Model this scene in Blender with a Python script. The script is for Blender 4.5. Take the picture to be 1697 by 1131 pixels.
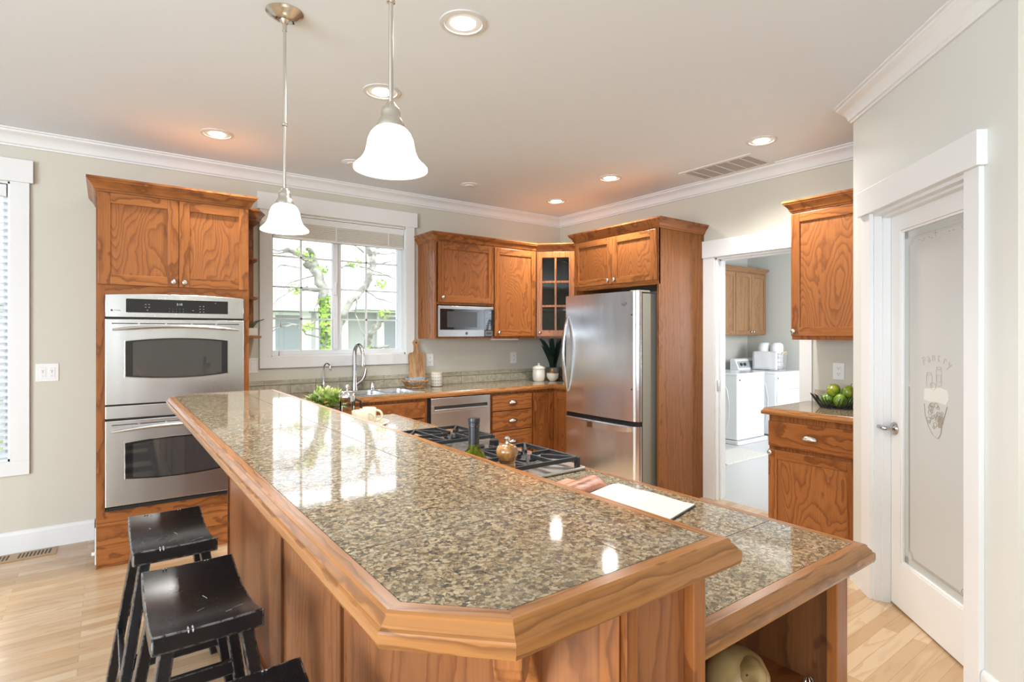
import bpy, bmesh, math, random
from math import sin, cos, pi, radians, sqrt, atan2
from mathutils import Vector, Matrix, Quaternion

# ------------------------------------------------------------------ camera, world, lights
for o in list(bpy.data.objects):
    bpy.data.objects.remove(o, do_unlink=True)
scene = bpy.context.scene
COL = scene.collection
CAM = (-4.158, -4.742, 1.40)
cam_d = bpy.data.cameras.new('camera'); cam = bpy.data.objects.new('camera', cam_d); COL.objects.link(cam)
cam.location = CAM; cam.rotation_euler = (radians(90), 0, radians(-36.3))
cam_d.sensor_fit = 'HORIZONTAL'; cam_d.sensor_width = 36.0
cam_d.lens = 918.5/1697*36.0; cam_d.shift_y = -11.25/1697
cam_d.clip_start = 0.02; cam_d.clip_end = 300
scene.camera = cam
scene.view_settings.view_transform = 'Standard'
scene.view_settings.look = 'None'
scene.view_settings.exposure = 0.07
scene.view_settings.gamma = 1.0
scene.view_settings.use_curve_mapping = False
scene.cycles.use_denoising = True
scene.cycles.max_bounces = 8
scene.cycles.diffuse_bounces = 4
scene.cycles.glossy_bounces = 4
scene.cycles.transmission_bounces = 6
scene.cycles.transparent_max_bounces = 12
scene.cycles.caustics_reflective = False
scene.cycles.caustics_refractive = False
scene.cycles.sample_clamp_indirect = 6.0

world = bpy.data.worlds.new('overcast_sky'); scene.world = world; world.use_nodes = True
wb = world.node_tree.nodes['Background']
wb.inputs[0].default_value = (0.93, 0.97, 1.0, 1); wb.inputs[1].default_value = 4.6

def area(name, loc, target, sx, sy, power, color):
    d = bpy.data.lights.new(name, 'AREA'); d.shape = 'RECTANGLE'; d.size = sx; d.size_y = sy
    d.energy = power; d.color = color
    o = bpy.data.objects.new(name, d); COL.objects.link(o); o.location = loc
    o.rotation_euler = (Vector(target)-Vector(loc)).to_track_quat('-Z', 'Y').to_euler()
    return o
FILL = (0.72, 0.85, 1.0)
WARM = (1.0, 0.97, 0.93)
# fill lamps added behind the camera and left of it, at assumed window openings
area('fill_light_rear', (-6.7, -8.10, 1.50), (-3.5, -1.0, 1.9), 2.6, 1.7, 78, FILL)
area('fill_light_side', (-8.40, -4.6, 1.45), (0, -4.0, 2.0), 2.9, 1.8, 260, FILL)
# daylight of the laundry's own window, which lies out of sight behind the pantry
area('daylight_laundry_window', (2.4, -3.38, 1.5), (2.6, 0, 0.9), 1.6, 1.3, 120, (0.92, 0.95, 1.0))

# ------------------------------------------------------------------ materials
def nt(name):
    m = bpy.data.materials.new(name); m.use_nodes = True
    t = m.node_tree; return m, t, t.nodes['Principled BSDF']
def N(t, kind, **kw):
    n = t.nodes.new(kind)
    for k, v in kw.items(): setattr(n, k, v)
    return n
def plain(name, col, rough=0.5, metal=0.0, coat=0.0, emit=None, es=0.0, spec=0.5, trans=0.0, ior=1.45, alpha=1.0):
    m, t, b = nt(name)
    b.inputs['Base Color'].default_value = (*col, 1); b.inputs['Roughness'].default_value = rough
    b.inputs['Metallic'].default_value = metal; b.inputs['Coat Weight'].default_value = coat
    b.inputs['Coat Roughness'].default_value = 0.08
    b.inputs['Specular IOR Level'].default_value = spec
    b.inputs['Transmission Weight'].default_value = trans; b.inputs['IOR'].default_value = ior
    b.inputs['Alpha'].default_value = alpha
    if emit: b.inputs['Emission Color'].default_value = (*emit, 1); b.inputs['Emission Strength'].default_value = es
    return m
ROTZ = [0.0]
def coords(t, scale=(1, 1, 1), rnd=True):
    tc = N(t, 'ShaderNodeTexCoord'); out = tc.outputs['Object']
    if rnd:
        oi = N(t, 'ShaderNodeObjectInfo'); mu = N(t, 'ShaderNodeMath', operation='MULTIPLY'); mu.inputs[1].default_value = 37.0
        t.links.new(oi.outputs['Random'], mu.inputs[0])
        ad = N(t, 'ShaderNodeVectorMath', operation='ADD'); t.links.new(out, ad.inputs[0]); t.links.new(mu.outputs[0], ad.inputs[1]); out = ad.outputs[0]
    if ROTZ[0]:
        vr = N(t, 'ShaderNodeVectorRotate', rotation_type='Z_AXIS'); vr.inputs['Angle'].default_value = ROTZ[0]; t.links.new(out, vr.inputs['Vector']); out = vr.outputs[0]
    mp = N(t, 'ShaderNodeMapping'); mp.inputs['Scale'].default_value = scale
    t.links.new(out, mp.inputs['Vector']); return mp.outputs[0]
def noise(t, vec, scale, detail=2, rough=0.5, dist=0.0):
    n = N(t, 'ShaderNodeTexNoise'); n.inputs['Scale'].default_value = scale; n.inputs['Detail'].default_value = detail
    n.inputs['Roughness'].default_value = rough; n.inputs['Distortion'].default_value = dist
    t.links.new(vec, n.inputs['Vector']); return n.outputs['Fac']
def ramp(t, fac, stops, interp='LINEAR'):
    r = N(t, 'ShaderNodeValToRGB'); r.color_ramp.interpolation = interp
    while len(r.color_ramp.elements) < len(stops): r.color_ramp.elements.new(0.5)
    for e, (p, c) in zip(r.color_ramp.elements, stops):
        e.position = p; e.color = (*c, 1) if len(c) == 3 else c
    t.links.new(fac, r.inputs[0]); return r.outputs[0]
def math_(t, op, a, b=None, c=None):
    n = N(t, 'ShaderNodeMath', operation=op)
    for i, v in enumerate((a, b, c)):
        if v is None: continue
        if isinstance(v, (int, float)): n.inputs[i].default_value = v
        else: t.links.new(v, n.inputs[i])
    return n.outputs[0]
def mixc(t, fac, a, b, mode='MIX'):
    n = N(t, 'ShaderNodeMix', data_type='RGBA', blend_type=mode)
    for s, v in ((n.inputs[0], fac), (n.inputs[6], a), (n.inputs[7], b)):
        if isinstance(v, (int, float)): s.default_value = v
        elif isinstance(v, tuple): s.default_value = (*v, 1)
        else: t.links.new(v, s)
    return n.outputs[2]
def bump(t, b, h, strength=0.1, dist=0.002):
    n = N(t, 'ShaderNodeBump'); n.inputs['Strength'].default_value = strength; n.inputs['Distance'].default_value = dist
    t.links.new(h, n.inputs['Height']); t.links.new(n.outputs[0], b.inputs['Normal'])

def oak(name, axis, lite=(0.38, 0.139, 0.039), mid=(0.29, 0.098, 0.025), dark=(0.10, 0.028, 0.008), rings=18.0, rough=0.30, coat=0.0, fig=4.0, amount=0.8, stretch=0.07):
    m, t, b = nt(name)
    k_ = 'XYZ'.index(axis)
    g = [1, 1, 1]; g[k_] = stretch
    v = coords(t, tuple(g))
    n1 = noise(t, v, fig, 1.0, 0.4, 0.15)
    g2 = [1, 1, 1]; g2[k_] = 0.55
    n2 = noise(t, coords(t, tuple(g2)), 17, 2.5, 0.5)
    s = math_(t, 'ADD', math_(t, 'MULTIPLY', n1, rings), math_(t, 'MULTIPLY', n2, 1.5))
    fr = math_(t, 'FRACT', s)
    line = ramp(t, fr, [(0.0, (0.0, 0.0, 0.0)), (0.45, (0.04, 0.04, 0.04)), (0.72, (0.55, 0.55, 0.55)), (0.84, (1, 1, 1)), (0.92, (0.9, 0.9, 0.9)), (1.0, (0.0, 0.0, 0.0))])
    g3 = [110, 110, 110]; g3[k_] = 4
    v3 = coords(t, tuple(g3)); pores = noise(t, v3, 1.6, 2, 0.6)
    pr = ramp(t, pores, [(0.40, (1, 1, 1)), (0.56, (0, 0, 0))])
    tone = noise(t, v, 1.3, 1)
    base = mixc(t, ramp(t, tone, [(0.3, (0, 0, 0)), (0.7, (1, 1, 1))]), mid, lite)
    c1 = mixc(t, math_(t, 'MULTIPLY', line, 0.80*amount), base, dark)
    c2 = mixc(t, math_(t, 'MULTIPLY', pr, 0.26*amount), c1, dark)
    t.links.new(c2, b.inputs['Base Color'])
    b.inputs['Roughness'].default_value = rough; b.inputs['Coat Weight'].default_value = coat; b.inputs['Coat Roughness'].default_value = 0.2
    b.inputs['Specular IOR Level'].default_value = 0.32
    bump(t, b, pores, 0.05, 0.001)
    return m
M = {}
for ax in 'XYZ':
    M['oak'+ax] = oak('oak_grain_'+ax.lower(), ax)
    M['oakp'+ax] = oak('oak_panel_'+ax.lower(), ax, rings=28.0, fig=4.6, amount=0.62, stretch=0.26, rough=0.42)
    M['trim'+ax] = oak('oak_edging_'+ax.lower(), ax, lite=(0.40, 0.175, 0.053), mid=(0.31, 0.125, 0.034), dark=(0.13, 0.045, 0.012), rings=16, fig=9, stretch=0.035, rough=0.25, coat=0.12)
    M['lite'+ax] = oak('oak_laundry_'+ax.lower(), ax, lite=(0.34, 0.185, 0.09), mid=(0.27, 0.14, 0.065), dark=(0.15, 0.075, 0.035), rings=7, amount=0.6)
M['veneer'] = oak('oak_veneer_side', 'Z', lite=(0.29, 0.108, 0.024), mid=(0.23, 0.080, 0.016), dark=(0.11, 0.034, 0.008), rings=16, rough=0.5, fig=5, stretch=0.03, amount=0.7)
M['veneerb'] = oak('oak_bar_side', 'Z', lite=(0.34, 0.135, 0.050), mid=(0.27, 0.098, 0.035), dark=(0.14, 0.045, 0.016), rings=18, rough=0.32, fig=4, stretch=0.06, amount=0.7)
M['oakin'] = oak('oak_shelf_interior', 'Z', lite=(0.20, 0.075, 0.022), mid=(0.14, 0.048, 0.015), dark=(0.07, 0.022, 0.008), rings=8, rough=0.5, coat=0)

def granite():
    m, t, b = nt('granite_tile')
    v = coords(t, rnd=False)
    wob = N(t, 'ShaderNodeTexNoise'); wob.inputs['Scale'].default_value = 60; wob.inputs['Detail'].default_value = 3
    t.links.new(v, wob.inputs['Vector'])
    ms = N(t, 'ShaderNodeVectorMath', operation='SCALE'); t.links.new(wob.outputs['Color'], ms.inputs[0]); ms.inputs['Scale'].default_value = 0.012
    ad = N(t, 'ShaderNodeVectorMath', operation='ADD'); t.links.new(v, ad.inputs[0]); t.links.new(ms.outputs[0], ad.inputs[1]); v2 = ad.outputs[0]
    vo = N(t, 'ShaderNodeTexVoronoi'); vo.inputs['Scale'].default_value = 142; t.links.new(v2, vo.inputs['Vector'])
    sep = N(t, 'ShaderNodeSeparateColor'); t.links.new(vo.outputs['Color'], sep.inputs[0])
    base = ramp(t, sep.outputs[0], [(0.0, (0.09, 0.075, 0.055)), (0.22, (0.24, 0.170, 0.095)), (0.6, (0.38, 0.285, 0.170)), (1.0, (0.48, 0.41, 0.28))])
    ve = N(t, 'ShaderNodeTexVoronoi', feature='DISTANCE_TO_EDGE'); ve.inputs['Scale'].default_value = 142; t.links.new(v2, ve.inputs['Vector'])
    big = noise(t, v, 14, 3, 0.6)
    edge = ramp(t, ve.outputs['Distance'], [(0.0, (1, 1, 1)), (0.16, (0, 0, 0))])
    msk = math_(t, 'MULTIPLY', edge, ramp(t, noise(t, v, 70, 3, 0.65), [(0.44, (0, 0, 0)), (0.56, (1, 1, 1))]))
    c = mixc(t, math_(t, 'MULTIPLY', msk, 0.9), base, (0.035, 0.032, 0.028))
    blk = ramp(t, noise(t, v, 100, 4, 0.7), [(0.55, (0, 0, 0)), (0.61, (1, 1, 1))])
    c = mixc(t, math_(t, 'MULTIPLY', blk, 0.85), c, (0.03, 0.03, 0.03))
    c = mixc(t, ramp(t, big, [(0.4, (0, 0, 0)), (0.7, (0.4, 0.4, 0.4))]), c, (0.20, 0.18, 0.13))
    t.links.new(c, b.inputs['Base Color']); b.inputs['Roughness'].default_value = 0.06
    b.inputs['Specular IOR Level'].default_value = 0.62
    bump(t, b, noise(t, v, 9, 2), 0.012, 0.01)
    return m
M['granite'] = granite()

def floorwood():
    m, t, b = nt('oak_strip_floor')
    v = coords(t, rnd=False)
    br = N(t, 'ShaderNodeTexBrick'); br.offset = 0.37; br.inputs['Scale'].default_value = 1.0
    br.inputs['Brick Width'].default_value = 0.85; br.inputs['Row Height'].default_value = 0.060
    br.inputs['Mortar Size'].default_value = 0.0007; br.inputs['Mortar Smooth'].default_value = 0.1
    br.inputs['Color1'].default_value = (0, 0, 0, 1); br.inputs['Color2'].default_value = (1, 1, 1, 1); br.inputs['Mortar'].default_value = (0.5, 0.5, 0.5, 1)
    br.inputs['Bias'].default_value = 0.0
    t.links.new(v, br.inputs['Vector'])
    sc = N(t, 'ShaderNodeVectorMath', operation='SCALE'); t.links.new(br.outputs['Color'], sc.inputs[0]); sc.inputs['Scale'].default_value = 9.0
    ad = N(t, 'ShaderNodeVectorMath', operation='ADD'); t.links.new(v, ad.inputs[0]); t.links.new(sc.outputs[0], ad.inputs[1])
    mp = N(t, 'ShaderNodeMapping'); mp.inputs['Scale'].default_value = (0.14, 1, 1); t.links.new(ad.outputs[0], mp.inputs['Vector'])
    n1 = noise(t, mp.outputs[0], 9, 2, 0.5, 0.3)
    fr = math_(t, 'FRACT', math_(t, 'MULTIPLY', n1, 7.0))
    line = ramp(t, fr, [(0.0, (0, 0, 0)), (0.6, (0.1, 0.1, 0.1)), (0.9, (1, 1, 1)), (1, (0, 0, 0))])
    base = ramp(t, br.outputs['Color'], [(0, (0.45, 0.285, 0.145)), (0.35, (0.54, 0.37, 0.215)), (0.7, (0.60, 0.445, 0.285)), (1.0, (0.50, 0.32, 0.165))])
    c = mixc(t, math_(t, 'MULTIPLY', line, 0.38), base, (0.36, 0.20, 0.09))
    c = mixc(t, math_(t, 'MULTIPLY', br.outputs['Fac'], 0.75), c, (0.22, 0.12, 0.06))
    t.links.new(c, b.inputs['Base Color']); b.inputs['Roughness'].default_value = 0.27
    b.inputs['Coat Weight'].default_value = 0.2; b.inputs['Coat Roughness'].default_value = 0.2
    bump(t, b, math_(t, 'SUBTRACT', 1.0, br.outputs['Fac']), 0.15, 0.001)
    return m
M['floor'] = floorwood()

def painted(name, col, rough=0.6, tex=150, st=0.06):
    m, t, b = nt(name); b.inputs['Base Color'].default_value = (*col, 1); b.inputs['Roughness'].default_value = rough
    v = coords(t, rnd=False); bump(t, b, noise(t, v, tex, 3), st, 0.002); return m
M['wall'] = painted('beige_wall_paint', (0.595, 0.567, 0.480), 0.5)
M['wallp'] = painted('cream_wall_paint', (0.68, 0.68, 0.63), 0.38, 120, 0.05)
M['lwall'] = painted('laundry_wall_paint', (0.56, 0.56, 0.51), 0.6)
M['ceil'] = painted('ceiling_paint', (0.765, 0.81, 0.845), 0.8, 90, 0.10)
M['trim'] = plain('white_trim_paint', (0.76, 0.765, 0.75), 0.35)
M['doorw'] = plain('white_door_paint', (0.80, 0.80, 0.78), 0.35)
M['lfloor'] = painted('grey_vinyl_floor', (0.50, 0.50, 0.49), 0.4, 30, 0.02)
M['vinyl'] = plain('white_vinyl_sash', (0.78, 0.80, 0.82), 0.35)

def brushed(name, axis, col=(0.62, 0.62, 0.615), rough=0.27, wave=0.09):
    m, t, b = nt(name)
    b.inputs['Base Color'].default_value = (*col, 1); b.inputs['Metallic'].default_value = 1.0; b.inputs['Roughness'].default_value = rough
    b.inputs['Anisotropic'].default_value = 0.4
    vw = coords(t, (1, 1, 0.22), rnd=False)
    bump(t, b, noise(t, vw, 7, 1), wave, 0.02)
    return m
M['steelX'] = brushed('brushed_steel_x', 'X'); M['steelY'] = brushed('brushed_steel_y', 'Y', (0.88, 0.90, 0.93), 0.24, 0.16); M['steelZ'] = brushed('brushed_steel_z', 'Z')
M['steelM'] = brushed('microwave_steel', 'X', (0.40, 0.40, 0.39), 0.34); M['steeld'] = plain('dark_grey_steel', (0.10, 0.10, 0.10), 0.35, 0.8)
M['nickel'] = plain('satin_nickel', (0.62, 0.59, 0.53), 0.24, 1.0)
M['chrome'] = plain('polished_chrome', (0.75, 0.75, 0.75), 0.08, 1.0)
M['faucet'] = plain('stainless_faucet', (0.50, 0.49, 0.47), 0.2, 1.0)
M['blackg'] = plain('black_glass', (0.012, 0.012, 0.013), 0.04, 0, 0.6)
M['ovenw'] = plain('oven_window_glass', (0.035, 0.034, 0.033), 0.03, 0, 1.0, spec=0.9)
M['black'] = plain('black_plastic', (0.012, 0.012, 0.012), 0.4)
M['iron'] = plain('cast_iron_grate', (0.030, 0.033, 0.036), 0.42, 0.2)
M['white'] = plain('white_plastic', (0.80, 0.80, 0.78), 0.3)
M['enamel'] = plain('white_enamel', (0.82, 0.84, 0.86), 0.18, 0, 0.4)
M['greyp'] = plain('grey_key_print', (0.45, 0.45, 0.45), 0.5)
M['almond'] = plain('almond_fridge_side', (0.33, 0.32, 0.27), 0.4)
M['slot'] = plain('slot_dark', (0.04, 0.035, 0.03), 0.6)
M['ceramic'] = plain('cream_ceramic', (0.74, 0.71, 0.62), 0.22, 0, 0.3)
M['mug'] = plain('ivory_mug_glaze', (0.72, 0.66, 0.50), 0.2, 0, 0.4)
M['grout'] = plain('grey_grout', (0.20, 0.185, 0.16), 0.7)
M['page'] = plain('white_page', (0.66, 0.63, 0.57), 0.7)
M['cap'] = plain('black_foil_cap', (0.02, 0.02, 0.022), 0.3)
M['exth'] = plain('house_siding', (0.40, 0.42, 0.41), 0.8)
M['extr'] = plain('house_roof', (0.52, 0.54, 0.57), 0.8)
M['extt'] = plain('house_trim', (0.75, 0.76, 0.77), 0.7)
M['extw'] = plain('house_pane', (0.22, 0.25, 0.27), 0.2)
M['lawn'] = plain('grass_ground', (0.20, 0.25, 0.12), 0.9)

def thin_glass(name, tint=(1, 1, 1), gl=0.06):
    m = bpy.data.materials.new(name); m.use_nodes = True; t = m.node_tree; t.nodes.clear()
    o = N(t, 'ShaderNodeOutputMaterial'); mx = N(t, 'ShaderNodeMixShader'); tr = N(t, 'ShaderNodeBsdfTransparent'); g = N(t, 'ShaderNodeBsdfGlossy')
    tr.inputs[0].default_value = (*tint, 1); g.inputs['Roughness'].default_value = 0.02
    lw = N(t, 'ShaderNodeFresnel'); lw.inputs[0].default_value = 1.45
    t.links.new(lw.outputs[0], mx.inputs[0]); t.links.new(tr.outputs[0], mx.inputs[1]); t.links.new(g.outputs[0], mx.inputs[2]); t.links.new(mx.outputs[0], o.inputs[0])
    return m
M['glass'] = thin_glass('window_glass'); M['glassg'] = thin_glass('cabinet_glass', (0.55, 0.58, 0.57)); M['glassc'] = thin_glass('clear_carafe', (0.92, 0.94, 0.95))
M['bottle'] = plain('green_bottle_glass', (0.30, 0.36, 0.02), 0.02, trans=0.92, ior=1.25)

def frosted():
    m = bpy.data.materials.new('frosted_glass'); m.use_nodes = True; t = m.node_tree
    b = t.nodes['Principled BSDF']; b.inputs['Base Color'].default_value = (0.66, 0.67, 0.64, 1); b.inputs['Roughness'].default_value = 0.22
    tl = N(t, 'ShaderNodeBsdfTranslucent'); tl.inputs[0].default_value = (0.6, 0.62, 0.58, 1)
    mx = N(t, 'ShaderNodeMixShader'); mx.inputs[0].default_value = 0.18
    out = t.nodes['Material Output']; t.links.new(b.outputs[0], mx.inputs[1]); t.links.new(tl.outputs[0], mx.inputs[2]); t.links.new(mx.outputs[0], out.inputs[0])
    return m
M['frost'] = frosted()
M['frostb'] = plain('smooth_glass_band', (0.50, 0.53, 0.51), 0.08, spec=0.6)
M['etch'] = plain('etched_line', (0.34, 0.30, 0.24), 0.3)
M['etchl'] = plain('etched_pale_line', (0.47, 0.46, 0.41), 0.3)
M['etchb'] = plain('etched_basket_fill', (0.68, 0.68, 0.63), 0.3)

def emis(name, col, s):
    m = bpy.data.materials.new(name); m.use_nodes = True; t = m.node_tree; t.nodes.clear()
    o = N(t, 'ShaderNodeOutputMaterial'); e = N(t, 'ShaderNodeEmission'); e.inputs[0].default_value = (*col, 1); e.inputs[1].default_value = s
    t.links.new(e.outputs[0], o.inputs[0]); return m
M['bulb'] = emis('lamp_glow', (1.0, 0.93, 0.80), 26)
M['disp'] = emis('display_digits', (0.75, 0.9, 0.95), 0.9)
def shade_glass():
    m, t, b = nt('lit_alabaster_shade'); b.inputs['Base Color'].default_value = (0.85, 0.82, 0.74, 1); b.inputs['Roughness'].default_value = 0.3
    v = coords(t, (1, 1, 1)); n = noise(t, v, 11, 4, 0.6, 1.0)
    t.links.new(ramp(t, n, [(0.35, (1.0, 0.90, 0.72)), (0.7, (1.0, 0.96, 0.86))]), b.inputs['Emission Color']); b.inputs['Emission Strength'].default_value = 2.3
    return m
M['shade'] = shade_glass()

def blackwood(name, wear, scr):
    m, t, b = nt(name)
    bv = N(t, 'ShaderNodeBevel'); bv.inputs['Radius'].default_value = 0.005; bv.samples = 4
    ge = N(t, 'ShaderNodeNewGeometry'); dp = N(t, 'ShaderNodeVectorMath', operation='DOT_PRODUCT')
    t.links.new(bv.outputs[0], dp.inputs[0]); t.links.new(ge.outputs['Normal'], dp.inputs[1])
    e = math_(t, 'SUBTRACT', 1.0, dp.outputs['Value'])
    v = coords(t); w = ramp(t, noise(t, v, 45, 4, 0.7), [(0.42, (0, 0, 0)), (0.54, (1, 1, 1))])
    er = ramp(t, e, [(0.008, (0, 0, 0)), (0.05, (1, 1, 1))])
    msk = math_(t, 'MULTIPLY', math_(t, 'MULTIPLY', w, er), wear)
    vs = coords(t, (6, 30, 6)); sc = ramp(t, noise(t, vs, 5, 6, 0.8), [(0.70, (0, 0, 0)), (0.735, (1, 1, 1))])
    c = mixc(t, math_(t, 'MULTIPLY', sc, scr), (0.010, 0.009, 0.010), (0.35, 0.33, 0.33))
    c = mixc(t, msk, c, (0.62, 0.60, 0.57)); t.links.new(c, b.inputs['Base Color'])
    r = noise(t, coords(t), 9, 4, 0.6); t.links.new(ramp(t, r, [(0.3, (0.22,)*3), (0.7, (0.30,)*3)]), b.inputs['Roughness'])
    return m
M['stool'] = blackwood('worn_black_paint', 0.75, 0.22); M['stoolleg'] = blackwood('black_leg_paint', 0.25, 0.05)
M['chip'] = plain('bare_chip_in_paint', (0.62, 0.60, 0.57), 0.6)

def twotone(name, c1, c2, scale, axis=(1, 1, 1), rough=0.5, lo=0.4, hi=0.6, detail=3, coat=0):
    m, t, b = nt(name); v = coords(t, axis); n = noise(t, v, scale, detail, 0.6)
    t.links.new(ramp(t, n, [(lo, c1), (hi, c2)]), b.inputs['Base Color']); b.inputs['Roughness'].default_value = rough; b.inputs['Coat Weight'].default_value = coat
    bump(t, b, n, 0.2, 0.003); return m
M['turned'] = twotone('turned_acacia', (0.20, 0.085, 0.02), (0.46, 0.23, 0.07), 9, (5, 5, 1), 0.22, 0.35, 0.65, 3, 0.5)
M['board'] = twotone('cutting_board_wood', (0.33, 0.17, 0.07), (0.56, 0.34, 0.17), 6, (7, 1, 1), 0.4)
M['boardl'] = twotone('pale_maple_tip', (0.60, 0.46, 0.29), (0.70, 0.56, 0.38), 8, (5, 1, 1), 0.4)
M['wicker'] = twotone('woven_wicker', (0.28, 0.14, 0.06), (0.52, 0.32, 0.17), 60, (1, 1, 1), 0.6)
M['leaf'] = twotone('green_leaf', (0.16, 0.30, 0.05), (0.42, 0.54, 0.16), 14, (1, 1, 1), 0.4)
M['leafl'] = twotone('yellow_green_leaf', (0.38, 0.50, 0.14), (0.70, 0.72, 0.38), 16, (1, 1, 1), 0.4)
M['leafb'] = twotone('blue_green_sprig', (0.05, 0.11, 0.06), (0.14, 0.24, 0.14), 30)
M['leafd'] = twotone('snake_plant_leaf', (0.008, 0.022, 0.016), (0.02, 0.05, 0.03), 22, (1, 1, 3), 0.35)
M['towel'] = twotone('white_terry', (0.74, 0.75, 0.76), (0.84, 0.84, 0.84), 160, rough=0.9)
M['cloth'] = twotone('blue_grey_cloth', (0.25, 0.31, 0.37), (0.52, 0.58, 0.63), 130, rough=0.9)
M['pear'] = twotone('green_pear_skin', (0.13, 0.22, 0.010), (0.33, 0.36, 0.03), 11, rough=0.25, coat=0.4)
M['avo'] = twotone('dark_green_skin', (0.07, 0.15, 0.010), (0.19, 0.29, 0.03), 14, rough=0.3, coat=0.4)
M['stem'] = plain('brown_stem', (0.10, 0.06, 0.03), 0.7)
M['bird'] = twotone('pale_gourd_skin', (0.26, 0.15, 0.05), (0.48, 0.33, 0.14), 7, rough=0.35)
M['bark'] = twotone('mossy_bark', (0.17, 0.17, 0.15), (0.36, 0.36, 0.33), 8, (1, 1, 1), 0.9)
M['ivy'] = twotone('ivy_leaves', (0.16, 0.32, 0.03), (0.42, 0.62, 0.14), 5, (1, 1, 1), 0.7)
M['rug'] = twotone('cream_rug', (0.55, 0.53, 0.49), (0.70, 0.68, 0.63), 40, (1, 12, 1), 0.95)
M['tilew'] = twotone('sand_stone_tile', (0.36, 0.325, 0.24), (0.47, 0.435, 0.33), 30, (1, 1, 1), 0.45)
M['tilec'] = plain('olive_cap_tile', (0.33, 0.31, 0.22), 0.35)
M['blind'] = plain('beige_blind_slat', (0.76, 0.73, 0.64), 0.5)
M['tray'] = twotone('speckled_tray', (0.30, 0.24, 0.19), (0.55, 0.49, 0.42), 90)
M['redspine'] = plain('red_orange_book_cover', (0.45, 0.06, 0.02), 0.4)
M['magpic'] = twotone('magazine_picture', (0.20, 0.06, 0.03), (0.62, 0.28, 0.17), 16, (1, 3, 1), 0.35, 0.35, 0.62)
M['vent'] = plain('vent_enamel', (0.74, 0.72, 0.68), 0.4)
M['ventd'] = plain('vent_shadow_gap', (0.48, 0.44, 0.40), 0.7)
M['soil'] = plain('dark_soil', (0.03, 0.022, 0.015), 0.9)
M['pot'] = twotone('striped_pot', (0.04, 0.04, 0.04), (0.42, 0.38, 0.33), 30, (3, 3, 0.3), 0.6, 0.45, 0.5)

# ------------------------------------------------------------------ geometry helpers
def nb(): return bmesh.new()
def poly_solid(bm, bottom, top):
    a = [bm.verts.new(p) for p in bottom]; b = [bm.verts.new(p) for p in top]; n = len(a)
    bm.faces.new(a[::-1]); bm.faces.new(b)
    for i in range(n): bm.faces.new((a[i], a[(i+1) % n], b[(i+1) % n], b[i]))
def box(bm, x0, x1, y0, y1, z0, z1):
    if x0 > x1: x0, x1 = x1, x0
    if y0 > y1: y0, y1 = y1, y0
    if z0 > z1: z0, z1 = z1, z0
    poly_solid(bm, [(x0, y0, z0), (x1, y0, z0), (x1, y1, z0), (x0, y1, z0)], [(x0, y0, z1), (x1, y0, z1), (x1, y1, z1), (x0, y1, z1)])
    return bm
def prism(bm, pts, axis, a0, a1):
    f = {'z': lambda p, a: (p[0], p[1], a), 'y': lambda p, a: (p[0], a, p[1]), 'x': lambda p, a: (a, p[0], p[1])}[axis]
    poly_solid(bm, [f(p, a0) for p in pts], [f(p, a1) for p in pts]); return bm
class Fr:
    """a wall face: u runs along it, v is height, w comes out into the room"""
    def __init__(s, o, u, w): s.o = Vector(o); s.u = Vector(u).normalized(); s.w = Vector(w).normalized()
    def p(s, u, v, w): return s.o + s.u*u + s.w*w + Vector((0, 0, v))
    def box(s, bm, u0, u1, v0, v1, w0, w1):
        q = [(u0, v0), (u1, v0), (u1, v1), (u0, v1)]
        poly_solid(bm, [s.p(a, b, w0) for a, b in q], [s.p(a, b, w1) for a, b in q]); return bm
    def prism(s, bm, pts, w0, w1):
        poly_solid(bm, [s.p(a, b, w0) for a, b in pts], [s.p(a, b, w1) for a, b in pts]); return bm
FA = lambda y: Fr((0, y, 0), (1, 0, 0), (0, -1, 0))          # faces of the sink wall, u = x
FB = lambda x: Fr((x, 0, 0), (0, -1, 0), (-1, 0, 0))         # faces of the refrigerator wall, u = -y
def frame_for(axis):
    d = Vector(axis).normalized(); a = Vector((0, 0, 1)) if abs(d.z) < 0.9 else Vector((1, 0, 0))
    x = d.cross(a).normalized(); return x, d.cross(x).normalized(), d
def lathe(bm, prof, c, seg=24, axis=(0, 0, 1), cap=True):
    """profile of (radius, height along axis) from c"""
    x, y, d = frame_for(axis); c = Vector(c); rings = []
    for r, h in prof:
        if r < 1e-6: rings.append([bm.verts.new(c+d*h)]); continue
        rings.append([bm.verts.new(c+d*h+x*(r*cos(2*pi*k/seg))+y*(r*sin(2*pi*k/seg))) for k in range(seg)])
    for a, b in zip(rings, rings[1:]):
        if len(a) == 1 and len(b) == 1: continue
        for k in range(seg):
            k2 = (k+1) % seg
            if len(a) == 1: bm.faces.new((a[0], b[k], b[k2]))
            elif len(b) == 1: bm.faces.new((a[k], a[k2], b[0]))
            else: bm.faces.new((a[k], a[k2], b[k2], b[k]))
    if cap:
        for r in (rings[0], rings[-1]):
            if len(r) > 1: bm.faces.new(r)
    return bm
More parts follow.
